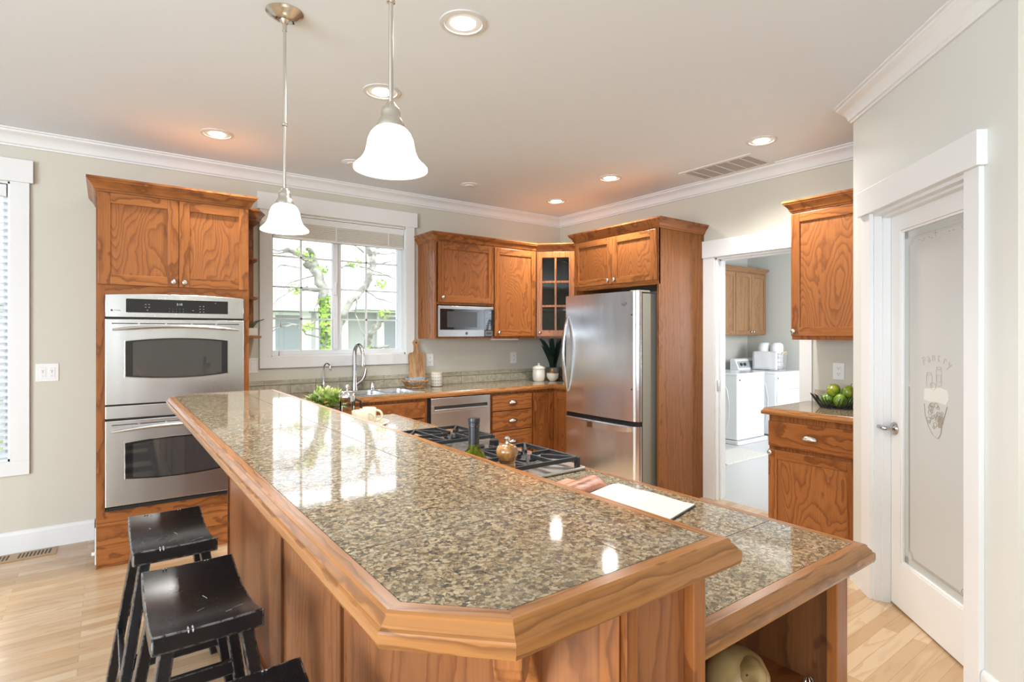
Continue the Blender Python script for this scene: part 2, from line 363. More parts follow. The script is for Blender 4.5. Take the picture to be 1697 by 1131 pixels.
def tube(bm, pts, r, seg=8, closed=False, flat=1.0):
    pts = [Vector(p) for p in pts]; n = len(pts)
    rr = r if isinstance(r, (list, tuple)) else [r]*n
    rings = []; prev = None
    for i, p in enumerate(pts):
        if closed: d = (pts[(i+1) % n]-pts[i-1])
        else: d = pts[min(i+1, n-1)]-pts[max(i-1, 0)]
        d.normalize()
        if prev is None: x, y, _ = frame_for(d)
        else:
            x = prev-d*prev.dot(d); x.normalize(); y = d.cross(x).normalized()
        prev = x
        rings.append([bm.verts.new(p+x*(rr[i]*cos(2*pi*k/seg))+y*(rr[i]*flat*sin(2*pi*k/seg))) for k in range(seg)])
    m = n if closed else n-1
    for i in range(m):
        a, b = rings[i], rings[(i+1) % n]
        for k in range(seg): bm.faces.new((a[k], a[(k+1) % seg], b[(k+1) % seg], b[k]))
    if not closed: bm.faces.new(rings[0][::-1]); bm.faces.new(rings[-1])
    return bm
def sweep(bm, path, prof, closed=False):
    """mitred moulding along a plan path; profile (out, z), out = right-hand side of travel"""
    P = [Vector((p[0], p[1])) for p in path]; n = len(P); offs = []
    for i in range(n):
        a = P[i]-P[i-1] if (i > 0 or closed) else None
        b = P[(i+1) % n]-P[i] if (i < n-1 or closed) else None
        na = Vector((a.y, -a.x)).normalized() if a is not None else None
        nb_ = Vector((b.y, -b.x)).normalized() if b is not None else None
        if na is None: m = nb_
        elif nb_ is None: m = na
        else:
            m = (na+nb_).normalized(); m = m/max(0.2, m.dot(na))
        offs.append(m)
    rings = [[bm.verts.new((P[i].x+offs[i].x*o, P[i].y+offs[i].y*o, z)) for o, z in prof] for i in range(n)]
    k = len(prof)
    for i in range(n if closed else n-1):
        a, b = rings[i], rings[(i+1) % n]
        for j in range(k): bm.faces.new((a[j], a[(j+1) % k], b[(j+1) % k], b[j]))
    if not closed: bm.faces.new(rings[0][::-1]); bm.faces.new(rings[-1])
    return bm
def arc(cx, cy, r, a0, a1, n): return [(cx+r*cos(radians(a0+(a1-a0)*k/n)), cy+r*sin(radians(a0+(a1-a0)*k/n))) for k in range(n+1)]
def rrect(u0, u1, v0, v1, r, n=4):
    return arc(u1-r, v0+r, r, -90, 0, n)+arc(u1-r, v1-r, r, 0, 90, n)+arc(u0+r, v1-r, r, 90, 180, n)+arc(u0+r, v0+r, r, 180, 270, n)
def smoothpath(pts, n=6):
    P = [Vector(p) for p in pts]; out = []
    for i in range(len(P)-1):
        p0, p1, p2, p3 = P[max(i-1, 0)], P[i], P[i+1], P[min(i+2, len(P)-1)]
        for k in range(n):
            t = k/n
            out.append(0.5*((2*p1)+(p2-p0)*t+(2*p0-5*p1+4*p2-p3)*t*t+(3*p1-p0-3*p2+p3)*t**3))
    out.append(P[-1]); return out

BASE = {}
SPLIT = {'groove_strip', 'face_rail', 'face_stile', 'side_panel', 'niche_shelf', 'corner_post', 'base_board'}
def obj(name, bm, m, parent=None, bev=0.0, smooth=False, ang=32, seg=2):
    """one mesh object; geometry is given in world coordinates"""
    if name in SPLIT and parent:
        todo = set(bm.verts); pieces = []
        while todo:
            st_ = [todo.pop()]; isl = set(st_)
            while st_:
                for e in st_.pop().link_edges:
                    for v in e.verts:
                        if v not in isl: isl.add(v); st_.append(v)
            todo -= isl; pieces.append(isl)
        if len(pieces) > 1:
            out = None
            for isl in pieces:
                b2 = bmesh.new(); mp = {v: b2.verts.new(v.co) for v in isl}
                for f in bm.faces:
                    if f.verts[0] in isl: b2.faces.new([mp[v] for v in f.verts])
                out = _obj(name, b2, m, parent, bev, smooth, ang, seg)
            bm.free(); return out
    return _obj(name, bm, m, parent, bev, smooth, ang, seg)
def _obj(name, bm, m, parent=None, bev=0.0, smooth=False, ang=32, seg=2):
    o0 = BASE.get(parent.name, Vector((0, 0, 0))) if parent else Vector((0, 0, 0))
    bmesh.ops.recalc_face_normals(bm, faces=bm.faces)
    if parent: bmesh.ops.translate(bm, verts=bm.verts, vec=-o0)
    me = bpy.data.meshes.new(name)
    if smooth:
        for f in bm.faces: f.smooth = True
    bm.to_mesh(me); bm.free()
    if smooth: me.set_sharp_from_angle(angle=radians(ang))
    me.materials.append(M[m] if isinstance(m, str) else m)
    o = bpy.data.objects.new(name, me); COL.objects.link(o)
    if parent: o.parent = parent
    BASE[o.name] = o0.copy()
    if bev:
        md = o.modifiers.new('edge', 'BEVEL'); md.width = bev; md.segments = seg; md.limit_method = 'ANGLE'; md.angle_limit = radians(32)
    return o
def solo(name, bm, m, label, cat, group=None, loc=None, **kw):
    """a thing that is one mesh"""
    o = obj(name, bm, m, None, **kw)
    if loc is None:
        cs = [v.co for v in o.data.vertices]
        loc = (sum(c.x for c in cs)/len(cs), sum(c.y for c in cs)/len(cs), min(c.z for c in cs))
    L = Vector(loc)
    o.data.transform(Matrix.Translation(-L)); o.location = L; BASE[o.name] = L
    tag(o, label, cat, group); return o
def tag(o, label, cat, group=None):
    o['label'] = label; o['category'] = cat
    if group: o['group'] = group
def thing(name, label, cat, loc, group=None):
    o = bpy.data.objects.new(name, None); COL.objects.link(o); o.location = loc; o.empty_display_size = 0.05
    BASE[o.name] = Vector(loc); tag(o, label, cat, group); return o
def struct(name, bm, m, **kw):
    o = obj(name, bm, m, None, **kw); o['kind'] = 'structure'; return o
def dup(root, loc, label=None, group=None):
    r = root.copy(); COL.objects.link(r); r.location = loc; BASE[r.name] = Vector(loc)
    if label: r['label'] = label
    if group: r['group'] = group
    for ch in list(root.children):
        c = ch.copy(); COL.objects.link(c); c.parent = r
        for g in list(ch.children):
            d = g.copy(); COL.objects.link(d); d.parent = c
    return r
def text_bm(bm, s, fr, u, v, w, size, depth=0.0004, align='CENTER', rot=0.0, shear=0.0):
    cu = bpy.data.curves.new('letters', 'FONT'); cu.body = s; cu.size = size; cu.align_x = align; cu.extrude = depth; cu.shear = shear
    to = bpy.data.objects.new('letters', cu); COL.objects.link(to)
    bpy.context.view_layer.update()
    me = bpy.data.meshes.new_from_object(to.evaluated_get(bpy.context.evaluated_depsgraph_get()))
    c, s_ = cos(rot), sin(rot)
    for vt in me.vertices:
        x, y, z = vt.co
        vt.co = fr.p(u+c*x-s_*y, v+s_*x+c*y, w+z)
    bm.from_mesh(me)
    bpy.data.objects.remove(to, do_unlink=True); bpy.data.curves.remove(cu); bpy.data.meshes.remove(me)
    return bm

# ------------------------------------------------------------------ the room
HC = 2.70
bm = nb(); box(bm, -8.5, 0.06, -8.2, 0.0, -0.05, 0); struct('floor', bm, 'floor')
bm = nb(); box(bm, 0.06, 4.1, -3.5, 0.2, -0.05, -0.002); f2 = struct('laundry_floor', bm, 'lfloor')
bm = nb(); box(bm, -8.6, 0.2, -8.3, 0.15, HC, HC+0.1); struct('ceiling', bm, 'ceil')
bm = nb(); box(bm, 0.12, 4.1, -3.5, 0.2, 2.62, HC); struct('laundry_ceiling', bm, 'ceil')
# sink wall with its two windows
W1 = (-3.083, -1.905, 1.217, 2.387); W2 = (-5.95, -4.644, 0.59, 2.372); WT = 0.15
def wall_with(bm, axis, a0, a1, b0, b1, holes, z1=HC):
    xs = a0
    for (h0, h1, z0, zt) in holes:
        (box(bm, xs, h0, b0, b1, 0, z1) if axis == 'x' else box(bm, b0, b1, xs, h0, 0, z1))
        if z0 > 0: (box(bm, h0, h1, b0, b1, 0, z0) if axis == 'x' else box(bm, b0, b1, h0, h1, 0, z0))
        (box(bm, h0, h1, b0, b1, zt, z1) if axis == 'x' else box(bm, b0, b1, h0, h1, zt, z1))
        xs = h1
    (box(bm, xs, a1, b0, b1, 0, z1) if axis == 'x' else box(bm, b0, b1, xs, a1, 0, z1))
bm = nb(); wall_with(bm, 'x', -8.5, 0.12, 0.0, WT, [W2, W1]); struct('wall_back', bm, 'wall')
DY0, DY1, DZ = -2.70, -1.985, 2.045     # laundry doorway
bm = nb(); wall_with(bm, 'y', -3.349, 0.0, 0.0, 0.12, [(DY0, DY1, 0, DZ)]); struct('wall_right', bm, 'wall')
bm = nb(); box(bm, -0.724, 0.12, -3.469, -3.349, 0, HC); struct('pantry_side_wall', bm, 'wallp')
# the wall that carries the pantry door, at 45 degrees
K = Vector((-0.724, -3.349, 0)); S2 = sqrt(0.5)
FP = Fr(K, (-S2, -S2, 0), (-S2, S2, 0)); PL = 1.249; PD0, PD1, PDZ = 0.232, 0.992, 2.035
bm = nb()
FP.box(bm, 0, PD0, 0, HC, -0.12, 0); FP.box(bm, PD1, PL, 0, HC, -0.12, 0); FP.box(bm, PD0, PD1, PDZ, HC, -0.12, 0)
struct('pantry_wall', bm, 'wallp')
Ex, Ey = K.x-S2*PL, K.y-S2*PL
bm = nb(); box(bm, Ex, Ex+0.12, -8.2, Ey, 0, HC); struct('dining_wall', bm, 'wall')
bm = nb(); wall_with(bm, 'x', -8.5, Ex+0.12, -8.35, -8.2, [(-8.0, -5.4, 0.55, 2.35)]); struct('wall_rear', bm, 'wall')
bm = nb(); wall_with(bm, 'y', -8.35, 0.15, -8.62, -8.5, [(-6.1, -3.1, 0.5, 2.35)]); struct('wall_left', bm, 'wall')
# laundry and pantry shells
bm = nb(); box(bm, 0.12, 4.1, 0.10, 0.2, 0, HC); struct('laundry_back_wall', bm, 'lwall')
bm = nb(); box(bm, 4.0, 4.12, -3.5, 0.10, 0, HC); struct('laundry_far_wall', bm, 'lwall')
bm = nb(); box(bm, 0.12, 4.0, -3.6, -3.469, 0, HC); struct('laundry_near_wall', bm, 'lwall')
bm = nb(); box(bm, -1.45, 0.12, -5.3, -5.2, 0, HC); box(bm, 0.12, 0.22, -5.3, -3.6, 0, HC); struct('pantry_inside_wall', bm, 'wallp')

# crown moulding, baseboards
z0 = 2.602
crown = [(0, z0), (0.013, z0), (0.015, z0+0.010), (0.024, z0+0.015), (0.027, z0+0.024), (0.031, z0+0.036), (0.040, z0+0.052), (0.054, z0+0.064), (0.072, z0+0.072), (0.078, z0+0.078), (0.080, z0+0.087), (0.092, z0+0.090), (0.092, HC), (0, HC)]
RP = [(-8.5, 0), (0, 0), (0, -3.349), (-0.724, -3.349), (Ex, Ey), (Ex, -8.2)]
struct('trim_1', sweep(nb(), RP, crown), 'trim', smooth=True, ang=25)
bbp = [(0, 0), (0.016, 0), (0.016, 0.118), (0.013, 0.128), (0.006, 0.138), (0, 0.138)]
struct('baseboard_back', sweep(nb(), [(-8.5, 0), (-4.215, 0)], bbp), 'trim')
def fpt(s, w=0): p = FP.p(s, 0, w); return (p.x, p.y)
struct('pantry_baseboard', sweep(nb(), [(-0.66, -3.349), (-0.724, -3.349), fpt(0.140)], bbp), 'trim')
struct('dining_baseboard', sweep(nb(), [fpt(1.085), (Ex, Ey), (Ex, -8.2)], bbp), 'trim')
bm = nb(); box(bm, 0.12, 4.0, 0.088, 0.10, 0, 0.09); struct('laundry_baseboard', bm, 'trim')

# casings of window 1 (over the sink)
bm = nb(); f = FA(0)
f.box(bm, -3.189, -1.795, 2.396, 2.531, 0, 0.032)
f.box(bm, -3.170, W1[0], W1[2], 2.396, 0, 0.02); f.box(bm, W1[1], -1.820, W1[2], 2.396, 0, 0.02)
f.box(bm, -3.170, -1.820, 1.127, W1[2], 0, 0.02); struct('trim_2', bm, 'trim', bev=0.0015)
# casings of window 2 (left edge of the picture)
bm = nb()
f.box(bm, -6.06, -4.531, 2.374, 2.518, 0, 0.032); f.box(bm, -6.05, W2[0], 0.59, 2.374, 0, 0.02)
f.box(bm, W2[1], -4.550, 0.59, 2.374, 0, 0.02); f.box(bm, -6.05, -4.550, 0.498, 0.59, 0, 0.02); struct('trim_3', bm, 'trim', bev=0.0015)
# window 1: slider with muntins
def window(name, W, mull, munt_v, munt_h, fw=0.035):
    x0, x1, z0_, z1_ = W
    bm = nb(); g = FA(0)
    g.box(bm, x0, x1, z0_, z0_+0.014, -0.15, 0.0); g.box(bm, x0, x1, z1_-0.012, z1_, -0.15, 0.0)
    g.box(bm, x0, x0+0.012, z0_, z1_, -0.15, 0.0); g.box(bm, x1-0.012, x1, z0_, z1_, -0.15, 0.0)
    root = struct(name, bm, 'trim')
    y0_, y1_ = -0.125, -0.075
    bm = nb(); X0, X1, Z0, Z1 = x0+0.012, x1-0.012, z0_+0.014, z1_-0.012
    g.box(bm, X0, X1, Z0, Z0+fw, y0_, y1_); g.box(bm, X0, X1, Z1-fw, Z1, y0_, y1_)
    g.box(bm, X0, X0+0.022, Z0+fw, Z1-fw, y0_, y1_); g.box(bm, X1-0.030, X1, Z0+fw, Z1-fw, y0_, y1_)
    if mull:
        g.box(bm, mull-0.028, mull+0.012, Z0+fw, Z1-fw, y0_, y1_+0.012); g.box(bm, mull+0.012, mull+0.05, Z0+fw, Z1-fw, y0_, y1_-0.01)
    obj('window_frame', bm, 'vinyl', root)
    bm = nb()
    for v in munt_v: g.box(bm, v-0.008, v+0.008, Z0+fw, Z1-fw, -0.108, -0.096)
    for v in munt_h: g.box(bm, X0, X1, v-0.007, v+0.007, -0.108, -0.096)
    if munt_h: obj('muntin_grid', bm, 'vinyl', root)
    bm = nb(); g.box(bm, X0+0.01, X1-0.01, Z0+0.01, Z1-0.01, -0.104, -0.100); obj('pane', bm, 'glass', root)
    return root
w1 = window('window_1', W1, -2.53, (-2.819, -2.245), (2.048, 1.794, 1.53))
bm = nb(); FA(0).box(bm, -2.547, -2.530, 1.74, 1.85, -0.063, -0.05); obj('latch', bm, 'white', w1, bev=0.003)
w2 = window('window_2', W2, -5.3, (), ())
# blinds drawn up at window 1
t = thing('raised_blind', 'beige slatted blind pulled up above the sink window', 'blind', (-2.494, 0.02, 2.19))
bm = nb(); FA(0).box(bm, -3.068, -1.920, 2.318, 2.372, -0.05, -0.004); obj('valance', bm, 'trim', t, bev=0.002)
bm = nb()
for k in range(14): FA(0).box(bm, -3.062, -1.926, 2.203+k*0.0083, 2.2085+k*0.0083, -0.052, -0.006-(0.002 if k % 2 else 0))
obj('slat_stack', bm, 'blind', t)
bm = nb(); FA(0).box(bm, -3.064, -1.924, 2.186, 2.2015, -0.052, -0.005); obj('bottom_rail', bm, 'trim', t, bev=0.002)
for i, x in enumerate((-2.55, -2.07)):
    bm = nb(); FA(0).box(bm, x-0.006, x+0.006, 2.195, 2.318, -0.006, -0.003); obj('ladder_tape', bm, 'vent', t)
for i, (x, zt) in enumerate(((-3.005, 1.46), (-3.02, 1.225), (-2.985, 1.125))):
    bm = nb(); tube(bm, [(x, -0.003 if i else 0.01, 2.19), (x, -0.003 if i else 0.01, zt+0.03)], 0.0011, 5); c = obj('lift_cord', bm, 'vent', t)
    bm = nb(); lathe(bm, [(0.0025, 0.035), (0.005, 0.02), (0.0055, 0), (0, 0)], (x, -0.003 if i else 0.01, zt), 10); obj('tassel', bm, 'greyp', c, smooth=True)
# blind at window 2
t = thing('lowered_blind', 'white slatted blind in the window at the left edge of the picture', 'blind', (-5.3, 0.03, 0.62))
bm = nb(); FA(0).box(bm, -5.93, -4.664, 2.28, 2.355, -0.06, -0.01); obj('valance', bm, 'trim', t, bev=0.002)
bm = nb()
for k in range(38):
    z = 0.64+k*0.043
    poly_solid(bm, [(-5.92, 0.022, z), (-4.672, 0.022, z), (-4.672, 0.060, z+0.016), (-5.92, 0.060, z+0.016)], [(-5.92, 0.022, z+0.002), (-4.672, 0.022, z+0.002), (-4.672, 0.060, z+0.018), (-5.92, 0.060, z+0.018)])
obj('slats', bm, 'vinyl', t)

# laundry doorway casing and jamb
bm = nb(); f = FB(0)
f.box(bm, 1.858, 2.83, 2.050, 2.193, 0, 0.032)
f.box(bm, 1.8765, 1.985, 0, 2.05, 0, 0.02); f.box(bm, 2.70, 2.785, 0, 2.05, 0, 0.02)
struct('trim_4', bm, 'trim', bev=0.0015)
bm = nb()
f.box(bm, 1.985, 1.998, 0, DZ, -0.125, 0.0); f.box(bm, 2.687, 2.70, 0, DZ, -0.125, 0.0); f.box(bm, 1.985, 2.70, DZ-0.013, DZ, -0.125, 0.0)
f.box(bm, 1.998, 2.010, 0, DZ-0.013, -0.085, -0.045); f.box(bm, 1.998, 2.687, DZ-0.025, DZ-0.013, -0.085, -0.045)
struct('trim_5', bm, 'trim')
bm = nb(); f.box(bm, 1.990, 2.003, 0.92, 1.01, -0.035, -0.008)
solo('strike_plate', bm, 'faucet', 'small metal strike plate on the laundry door jamb', 'strike plate')
# pantry door casing
bm = nb()
FP.box(bm, 0.135, 1.100, PDZ, 2.168, 0, 0.038); FP.box(bm, 0.140, PD0, 0, PDZ, 0, 0.02); FP.box(bm, PD1, 1.082, 0, PDZ, 0, 0.02)
struct('trim_6', bm, 'trim', bev=0.0015)
bm = nb()
FP.box(bm, PD0-0.001, PD0+0.014, 0, PDZ, -0.12, 0.002); FP.box(bm, PD1-0.014, PD1+0.001, 0, PDZ, -0.12, 0.002); FP.box(bm, PD0, PD1, PDZ-0.016, PDZ, -0.12, 0.002)
FP.box(bm, PD0+0.014, PD0+0.026, 0, PDZ-0.016, -0.072, -0.035); FP.box(bm, PD1-0.026, PD1-0.014, 0, PDZ-0.016, -0.072, -0.035); FP.box(bm, PD0+0.014, PD1-0.014, PDZ-0.028, PDZ-0.016, -0.072, -0.035)
struct('trim_7', bm, 'trim')
# pantry door
a0, a1, dz0, dz1 = PD0+0.016, PD1-0.016, 0.010, PDZ-0.018; g0, g1, gz0, gz1 = a0+0.096, a1-0.096, 0.242, 1.925
bm = nb()
for r in ((a0, g0, dz0, dz1), (g1, a1, dz0, dz1), (g0, g1, dz0, gz0), (g0, g1, gz1, dz1)): FP.box(bm, *r, -0.110, -0.073)
dr = struct('door_1', bm, 'doorw')
bm = nb()
for r in ((g0, g0+0.012, gz0, gz1), (g1-0.012, g1, gz0, gz1), (g0, g1, gz0, gz0+0.012), (g0, g1, gz1-0.012, gz1)): FP.box(bm, *r, -0.092, -0.077)
obj('glazing_bead', bm, 'doorw', dr, bev=0.003)
bm = nb(); FP.box(bm, g0+0.008, g1-0.008, gz0+0.008, gz1-0.008, -0.096, -0.090); obj('frosted_pane', bm, 'frost', dr)
q0, q1, e0, e1 = g0+0.012, g1-0.012, gz0+0.012, gz1-0.012; wq = -0.0898
bm = nb()
for r in ((q0, q0+0.034, e0, e1), (q1-0.034, q1, e0, e1), (q0, q1, e0, e0+0.034), (q0, q1, e1-0.034, e1)): FP.box(bm, *r, wq, wq+0.0002)
obj('clear_border', bm, 'frostb', dr)
def etch_line(bm, pts, wd):
    tube(bm, [FP.p(u, v, wq+0.0006) for u, v in pts], wd, 6)
for k, (ins, mt) in enumerate(((0.036, 'etch'), (0.044, 'etch'))):
    bm = nb(); c = 0.03; u0, u1, v0, v1 = q0+ins, q1-ins, e0+ins, e1-ins
    for (lo, hi) in ((v0+c, 1.14),): etch_line(bm, [(u0, lo), (u0, hi)], 0.0009); etch_line(bm, [(u1, lo), (u1, hi)], 0.0009)
    etch_line(bm, [(u0+c, v0), (u1-c, v0)], 0.0016)
    etch_line(bm, [(u0, v0+c)]+[(x, y) for x, y in arc(u0, v0, c, 80, 10, 5)]+[(u0+c, v0)], 0.0010)
    etch_line(bm, [(u1, v0+c)]+[(x, y) for x, y in arc(u1, v0, c, 100, 170, 5)]+[(u1-c, v0)], 0.0010)
    obj('etched_border', bm, mt, dr)
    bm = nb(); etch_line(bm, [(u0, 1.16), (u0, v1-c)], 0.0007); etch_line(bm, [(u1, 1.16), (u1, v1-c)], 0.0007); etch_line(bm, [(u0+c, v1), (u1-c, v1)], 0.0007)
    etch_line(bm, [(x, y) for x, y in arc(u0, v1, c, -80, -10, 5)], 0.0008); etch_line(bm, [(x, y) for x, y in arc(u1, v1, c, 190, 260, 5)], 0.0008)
    obj('etched_border', bm, 'etchl', dr)  # upper lines paler: their fading under reflection is put into the colour
uc = (a0+a1)/2
bm = nb()
for dx in (-0.13, -0.10, -0.09, -0.05, -0.03, 0.10, 0.13):
    FP.box(bm, uc+dx-0.006, uc+dx+0.006, e1-0.060-(0.008 if dx in (-0.10, -0.03) else 0), e1-0.057-(0.008 if dx in (-0.10, -0.03) else 0), wq, wq+0.0006)
FP.box(bm, uc-0.001, uc+0.001, e1-0.062, e1-0.036, wq, wq+0.0006); FP.box(bm, uc-0.013, uc+0.013, e1-0.050, e1-0.047, wq, wq+0.0006)
obj('etched_ornament', bm, 'etch', dr)
bm = nb()
for i, ch in enumerate('Pantry'):
    a = radians(118-i*11.8-(2 if i > 3 else 0)); R_ = 0.175
    text_bm(bm, ch, FP, uc+R_*cos(a)*1.0, 1.103+R_*sin(a)*1.0, wq+0.0006, 0.058, 0.0002, rot=a-pi/2)
obj('etched_lettering', bm, 'etchl', dr)
# jars, cloth-covered basket and fruit engraved below the word
bm = nb()
def loop(bm, pts, wd=0.0010): tube(bm, [FP.p(u, v, wq+0.0006) for u, v in pts], wd, 5, closed=True)
loop(bm, rrect(uc-0.070, uc-0.028, 1.150, 1.212, 0.008)); loop(bm, rrect(uc-0.066, uc-0.032, 1.212, 1.222, 0.003))
loop(bm, rrect(uc+0.005, uc+0.044, 1.165, 1.240, 0.008)); loop(bm, rrect(uc+0.009, uc+0.040, 1.240, 1.252, 0.003)); loop(bm, rrect(uc+0.008, uc+0.041, 1.185, 1.215, 0.002))
loop(bm, [(uc-0.02+0.022*cos(k*pi/8), 1.16+0.018*sin(k*pi/8)) for k in range(16)])
obj('etched_jars', bm, 'etchl', dr)
bm = nb(); FP.prism(bm, [(uc-0.092, 1.092), (uc-0.05, 1.086), (uc+0.01, 1.090), (uc+0.075, 1.084), (uc+0.096, 1.110), (uc+0.088, 1.150), (uc+0.03, 1.158), (uc-0.04, 1.150), (uc-0.088, 1.142)], wq, wq+0.0004)
obj('etched_cloth', bm, 'etchb', dr)
bm = nb(); random.seed(5)
for k in range(26):
    a = random.uniform(0, 2*pi); rr = random.uniform(0.0, 1.0)**0.5
    u = uc-0.012+0.066*rr*cos(a); v = 1.025+0.052*rr*sin(a)-0.35*(u-uc+0.03 if u < uc else 0)
    s = random.uniform(0.008, 0.017)
    loop(bm, [(u+s*cos(j*pi/5), v+s*0.8*sin(j*pi/5)) for j in range(10)], 0.0011)
tube(bm, [FP.p(u, v, wq+0.0006) for u, v in [(uc-0.088, 1.07), (uc-0.08, 1.02), (uc-0.055, 0.97), (uc-0.02, 0.935), (uc+0.02, 0.925), (uc+0.04, 0.95), (uc+0.05, 1.0), (uc+0.07, 1.04), (uc+0.085, 1.078)]], 0.0017, 5)
FP.prism(bm, rrect(uc+0.018, uc+0.046, 0.975, 1.03, 0.009), wq, wq+0.0006)
obj('etched_fruit', bm, 'etch', dr)
# lever handle
ul = a0+0.050; vl = 0.915
bm = nb(); lathe(bm, [(0.0, 0.0), (0.033, 0.0), (0.033, 0.004), (0.028, 0.012), (0.012, 0.018), (0.011, 0.045), (0.0, 0.047)], FP.p(ul, vl, -0.073), 24, FP.w)
hd = obj('door_handle', bm, 'faucet', dr, smooth=True)
bm = nb(); tube(bm, [FP.p(ul, vl, -0.030), FP.p(ul-0.004, vl, -0.022), FP.p(ul-0.02, vl+0.002, -0.019), FP.p(ul-0.055, vl+0.002, -0.018), FP.p(ul-0.085, vl-0.003, -0.020)], [0.011, 0.012, 0.0105, 0.009, 0.0105], 12); obj('lever', bm, 'faucet', hd, smooth=True)

# ------------------------------------------------------------------ cabinetry
def ax_of(fr): return 'X' if abs(fr.u.x) > 0.5 else 'Y'
def knob(parent, fr, u, v, w, m='nickel', s=1.0):
    bm = nb(); lathe(bm, [(0, 0), (0.008*s, 0), (0.0065*s, 0.010*s), (0.010*s, 0.015*s), (0.0165*s, 0.020*s), (0.0165*s, 0.025*s), (0.010*s, 0.031*s), (0, 0.032*s)], fr.p(u, v, w), 16, fr.w)
    return obj('knob', bm, m, parent, smooth=True, ang=60)
def cup_pull(parent, fr, u, v, w, a=0.047):
    bm = nb(); rows = []
    for j in range(7):
        ph = j*pi/12
        rows.append([bm.verts.new(fr.p(u+a*cos(pi*i/14), v-0.011+0.030*(sin(pi*i/14)**0.7)*cos(ph), w+0.002+0.027*(sin(pi*i/14)**0.7)*sin(ph))) for i in range(15)])
    for r0, r1 in zip(rows, rows[1:]):
        for i in range(14):
            try: bm.faces.new((r0[i], r0[i+1], r1[i+1], r1[i]))
            except ValueError: pass
    bmesh.ops.remove_doubles(bm, verts=bm.verts, dist=0.0002)
    o = obj('cup_pull', bm, 'nickel', parent, smooth=True, ang=80)
    md = o.modifiers.new('thick', 'SOLIDIFY'); md.thickness = 0.0016; md.offset = 0
    return o
def shaker(parent, fr, u0, u1, v0, v1, w, kn=None, st=0.058, rail=0.058, fam='oak', glass=False, name='door'):
    ax = ax_of(fr); th = 0.020
    if not glass:
        bm = nb(); fr.box(bm, u0+0.004, u1-0.004, v0+0.004, v1-0.004, w, w+0.0105)
        d = obj(name, bm, M['oakpZ'] if fam == 'oak' else M[fam+'Z'], parent)
        for a, b in ((u0, u0+st), (u1-st, u1)):
            bm = nb(); fr.box(bm, a, b, v0, v1, w, w+th); obj('stile', bm, M[fam+'Z'], d, bev=0.0025)
        for a, b in ((v0, v0+rail), (v1-rail, v1)):
            bm = nb(); fr.box(bm, u0+st, u1-st, a, b, w, w+th-0.0004); obj('rail', bm, M[fam+ax], d, bev=0.0020)
    else:
        bm = nb(); A = [(u0, v0), (u1, v0), (u1, v1), (u0, v1)]; B = [(u0+st, v0+rail), (u1-st, v0+rail), (u1-st, v1-rail), (u0+st, v1-rail)]
        vs = [[bm.verts.new(fr.p(p, q, ww)) for p, q in L] for L in (A, B) for ww in (w, w+th)]
        for i in range(4):
            j = (i+1) % 4
            for x, y in ((0, 1), (1, 3), (3, 2), (2, 0)): bm.faces.new((vs[x][i], vs[x][j], vs[y][j], vs[y][i]))
        d = obj(name, bm, M[fam+'Z'], parent, bev=0.0025)
        cu = (u0+u1)/2; hh = (v1-v0-2*rail)
        bm = nb(); fr.box(bm, cu-0.010, cu+0.010, v0+rail, v1-rail, w+0.002, w+th-0.002)
        for k in (1, 2): fr.box(bm, u0+st, u1-st, v0+rail+hh*k/3-0.010, v0+rail+hh*k/3+0.010, w+0.003, w+th-0.003)
        obj('muntin', bm, M[fam+'Z'], d, bev=0.0015)
        bm = nb(); fr.box(bm, u0+st-0.004, u1-st+0.004, v0+rail-0.004, v1-rail+0.004, w+0.004, w+0.007); obj('pane', bm, 'glassg', d)
    if kn: knob(d, fr, kn[0], kn[1], w+th)
    return d
def slab_drawer(parent, fr, u0, u1, v0, v1, w, pull=True, name='drawer'):
    bm = nb(); fr.box(bm, u0, u1, v0, v1, w, w+0.020); d = obj(name, bm, M['oak'+ax_of(fr)], parent, bev=0.004, seg=3)
    if pull: cup_pull(d, fr, (u0+u1)/2, (v0+v1)/2, w+0.020)
    return d
def cab_crown(zt, h=0.080, out=0.048):
    z = zt-h
    return [(0, z), (0.006, z), (0.008, z+0.010), (0.014, z+0.014), (0.016, z+0.024), (0.024, z+0.038), (0.036, z+0.052), (0.041, z+0.056), (0.043, z+0.064), (out, z+0.068), (out, zt), (0, zt)]

# --- tall oven cabinet
X0, X1, YF, ZT = -4.200, -3.362, -0.61, 2.337
t = thing('oven_cabinet', 'tall oak cabinet that holds the double oven, left of the sink window', 'cabinet', ((X0+X1)/2, -0.305, 0))
F = FA(YF)
bm = nb(); box(bm, X0, X0+0.02, YF, -0.003, 0, ZT-0.08); box(bm, X1-0.02, X1, YF, -0.003, 0, ZT-0.08); box(bm, X0+0.02, X1-0.02, -0.015, -0.003, 0, ZT-0.08)
box(bm, X0+0.02, X1-0.02, YF+0.02, -0.015, ZT-0.10, ZT-0.08); box(bm, X0+0.02, X1-0.02, YF+0.02, -0.015, 1.67, 1.69); box(bm, X0+0.02, X1-0.02, YF+0.02, -0.015, 0.30, 0.32)
obj('body', bm, 'oakZ', t)
bm = nb(); F.box(bm, X0-0.0006, X0+0.043, 0.2856, ZT-0.08, -0.02, 0.001); F.box(bm, X1-0.037, X1+0.0006, 0.2856, ZT-0.08, -0.02, 0.001); obj('face_stile', bm, 'oakZ', t)
bm = nb(); F.box(bm, X0+0.043, X1-0.037, 1.642, 1.72, -0.02, 0.0); F.box(bm, X0+0.043, X1-0.037, 2.2, ZT-0.08, -0.02, 0.0); F.box(bm, X0+0.043, X1-0.037, 0.285, 0.330, -0.02, 0.0); obj('face_rail', bm, 'oakX', t)
shaker(t, F, -4.192, -3.7795, 1.700, 2.252, 0.002, kn=(-3.808, 1.730), st=0.060, rail=0.062)
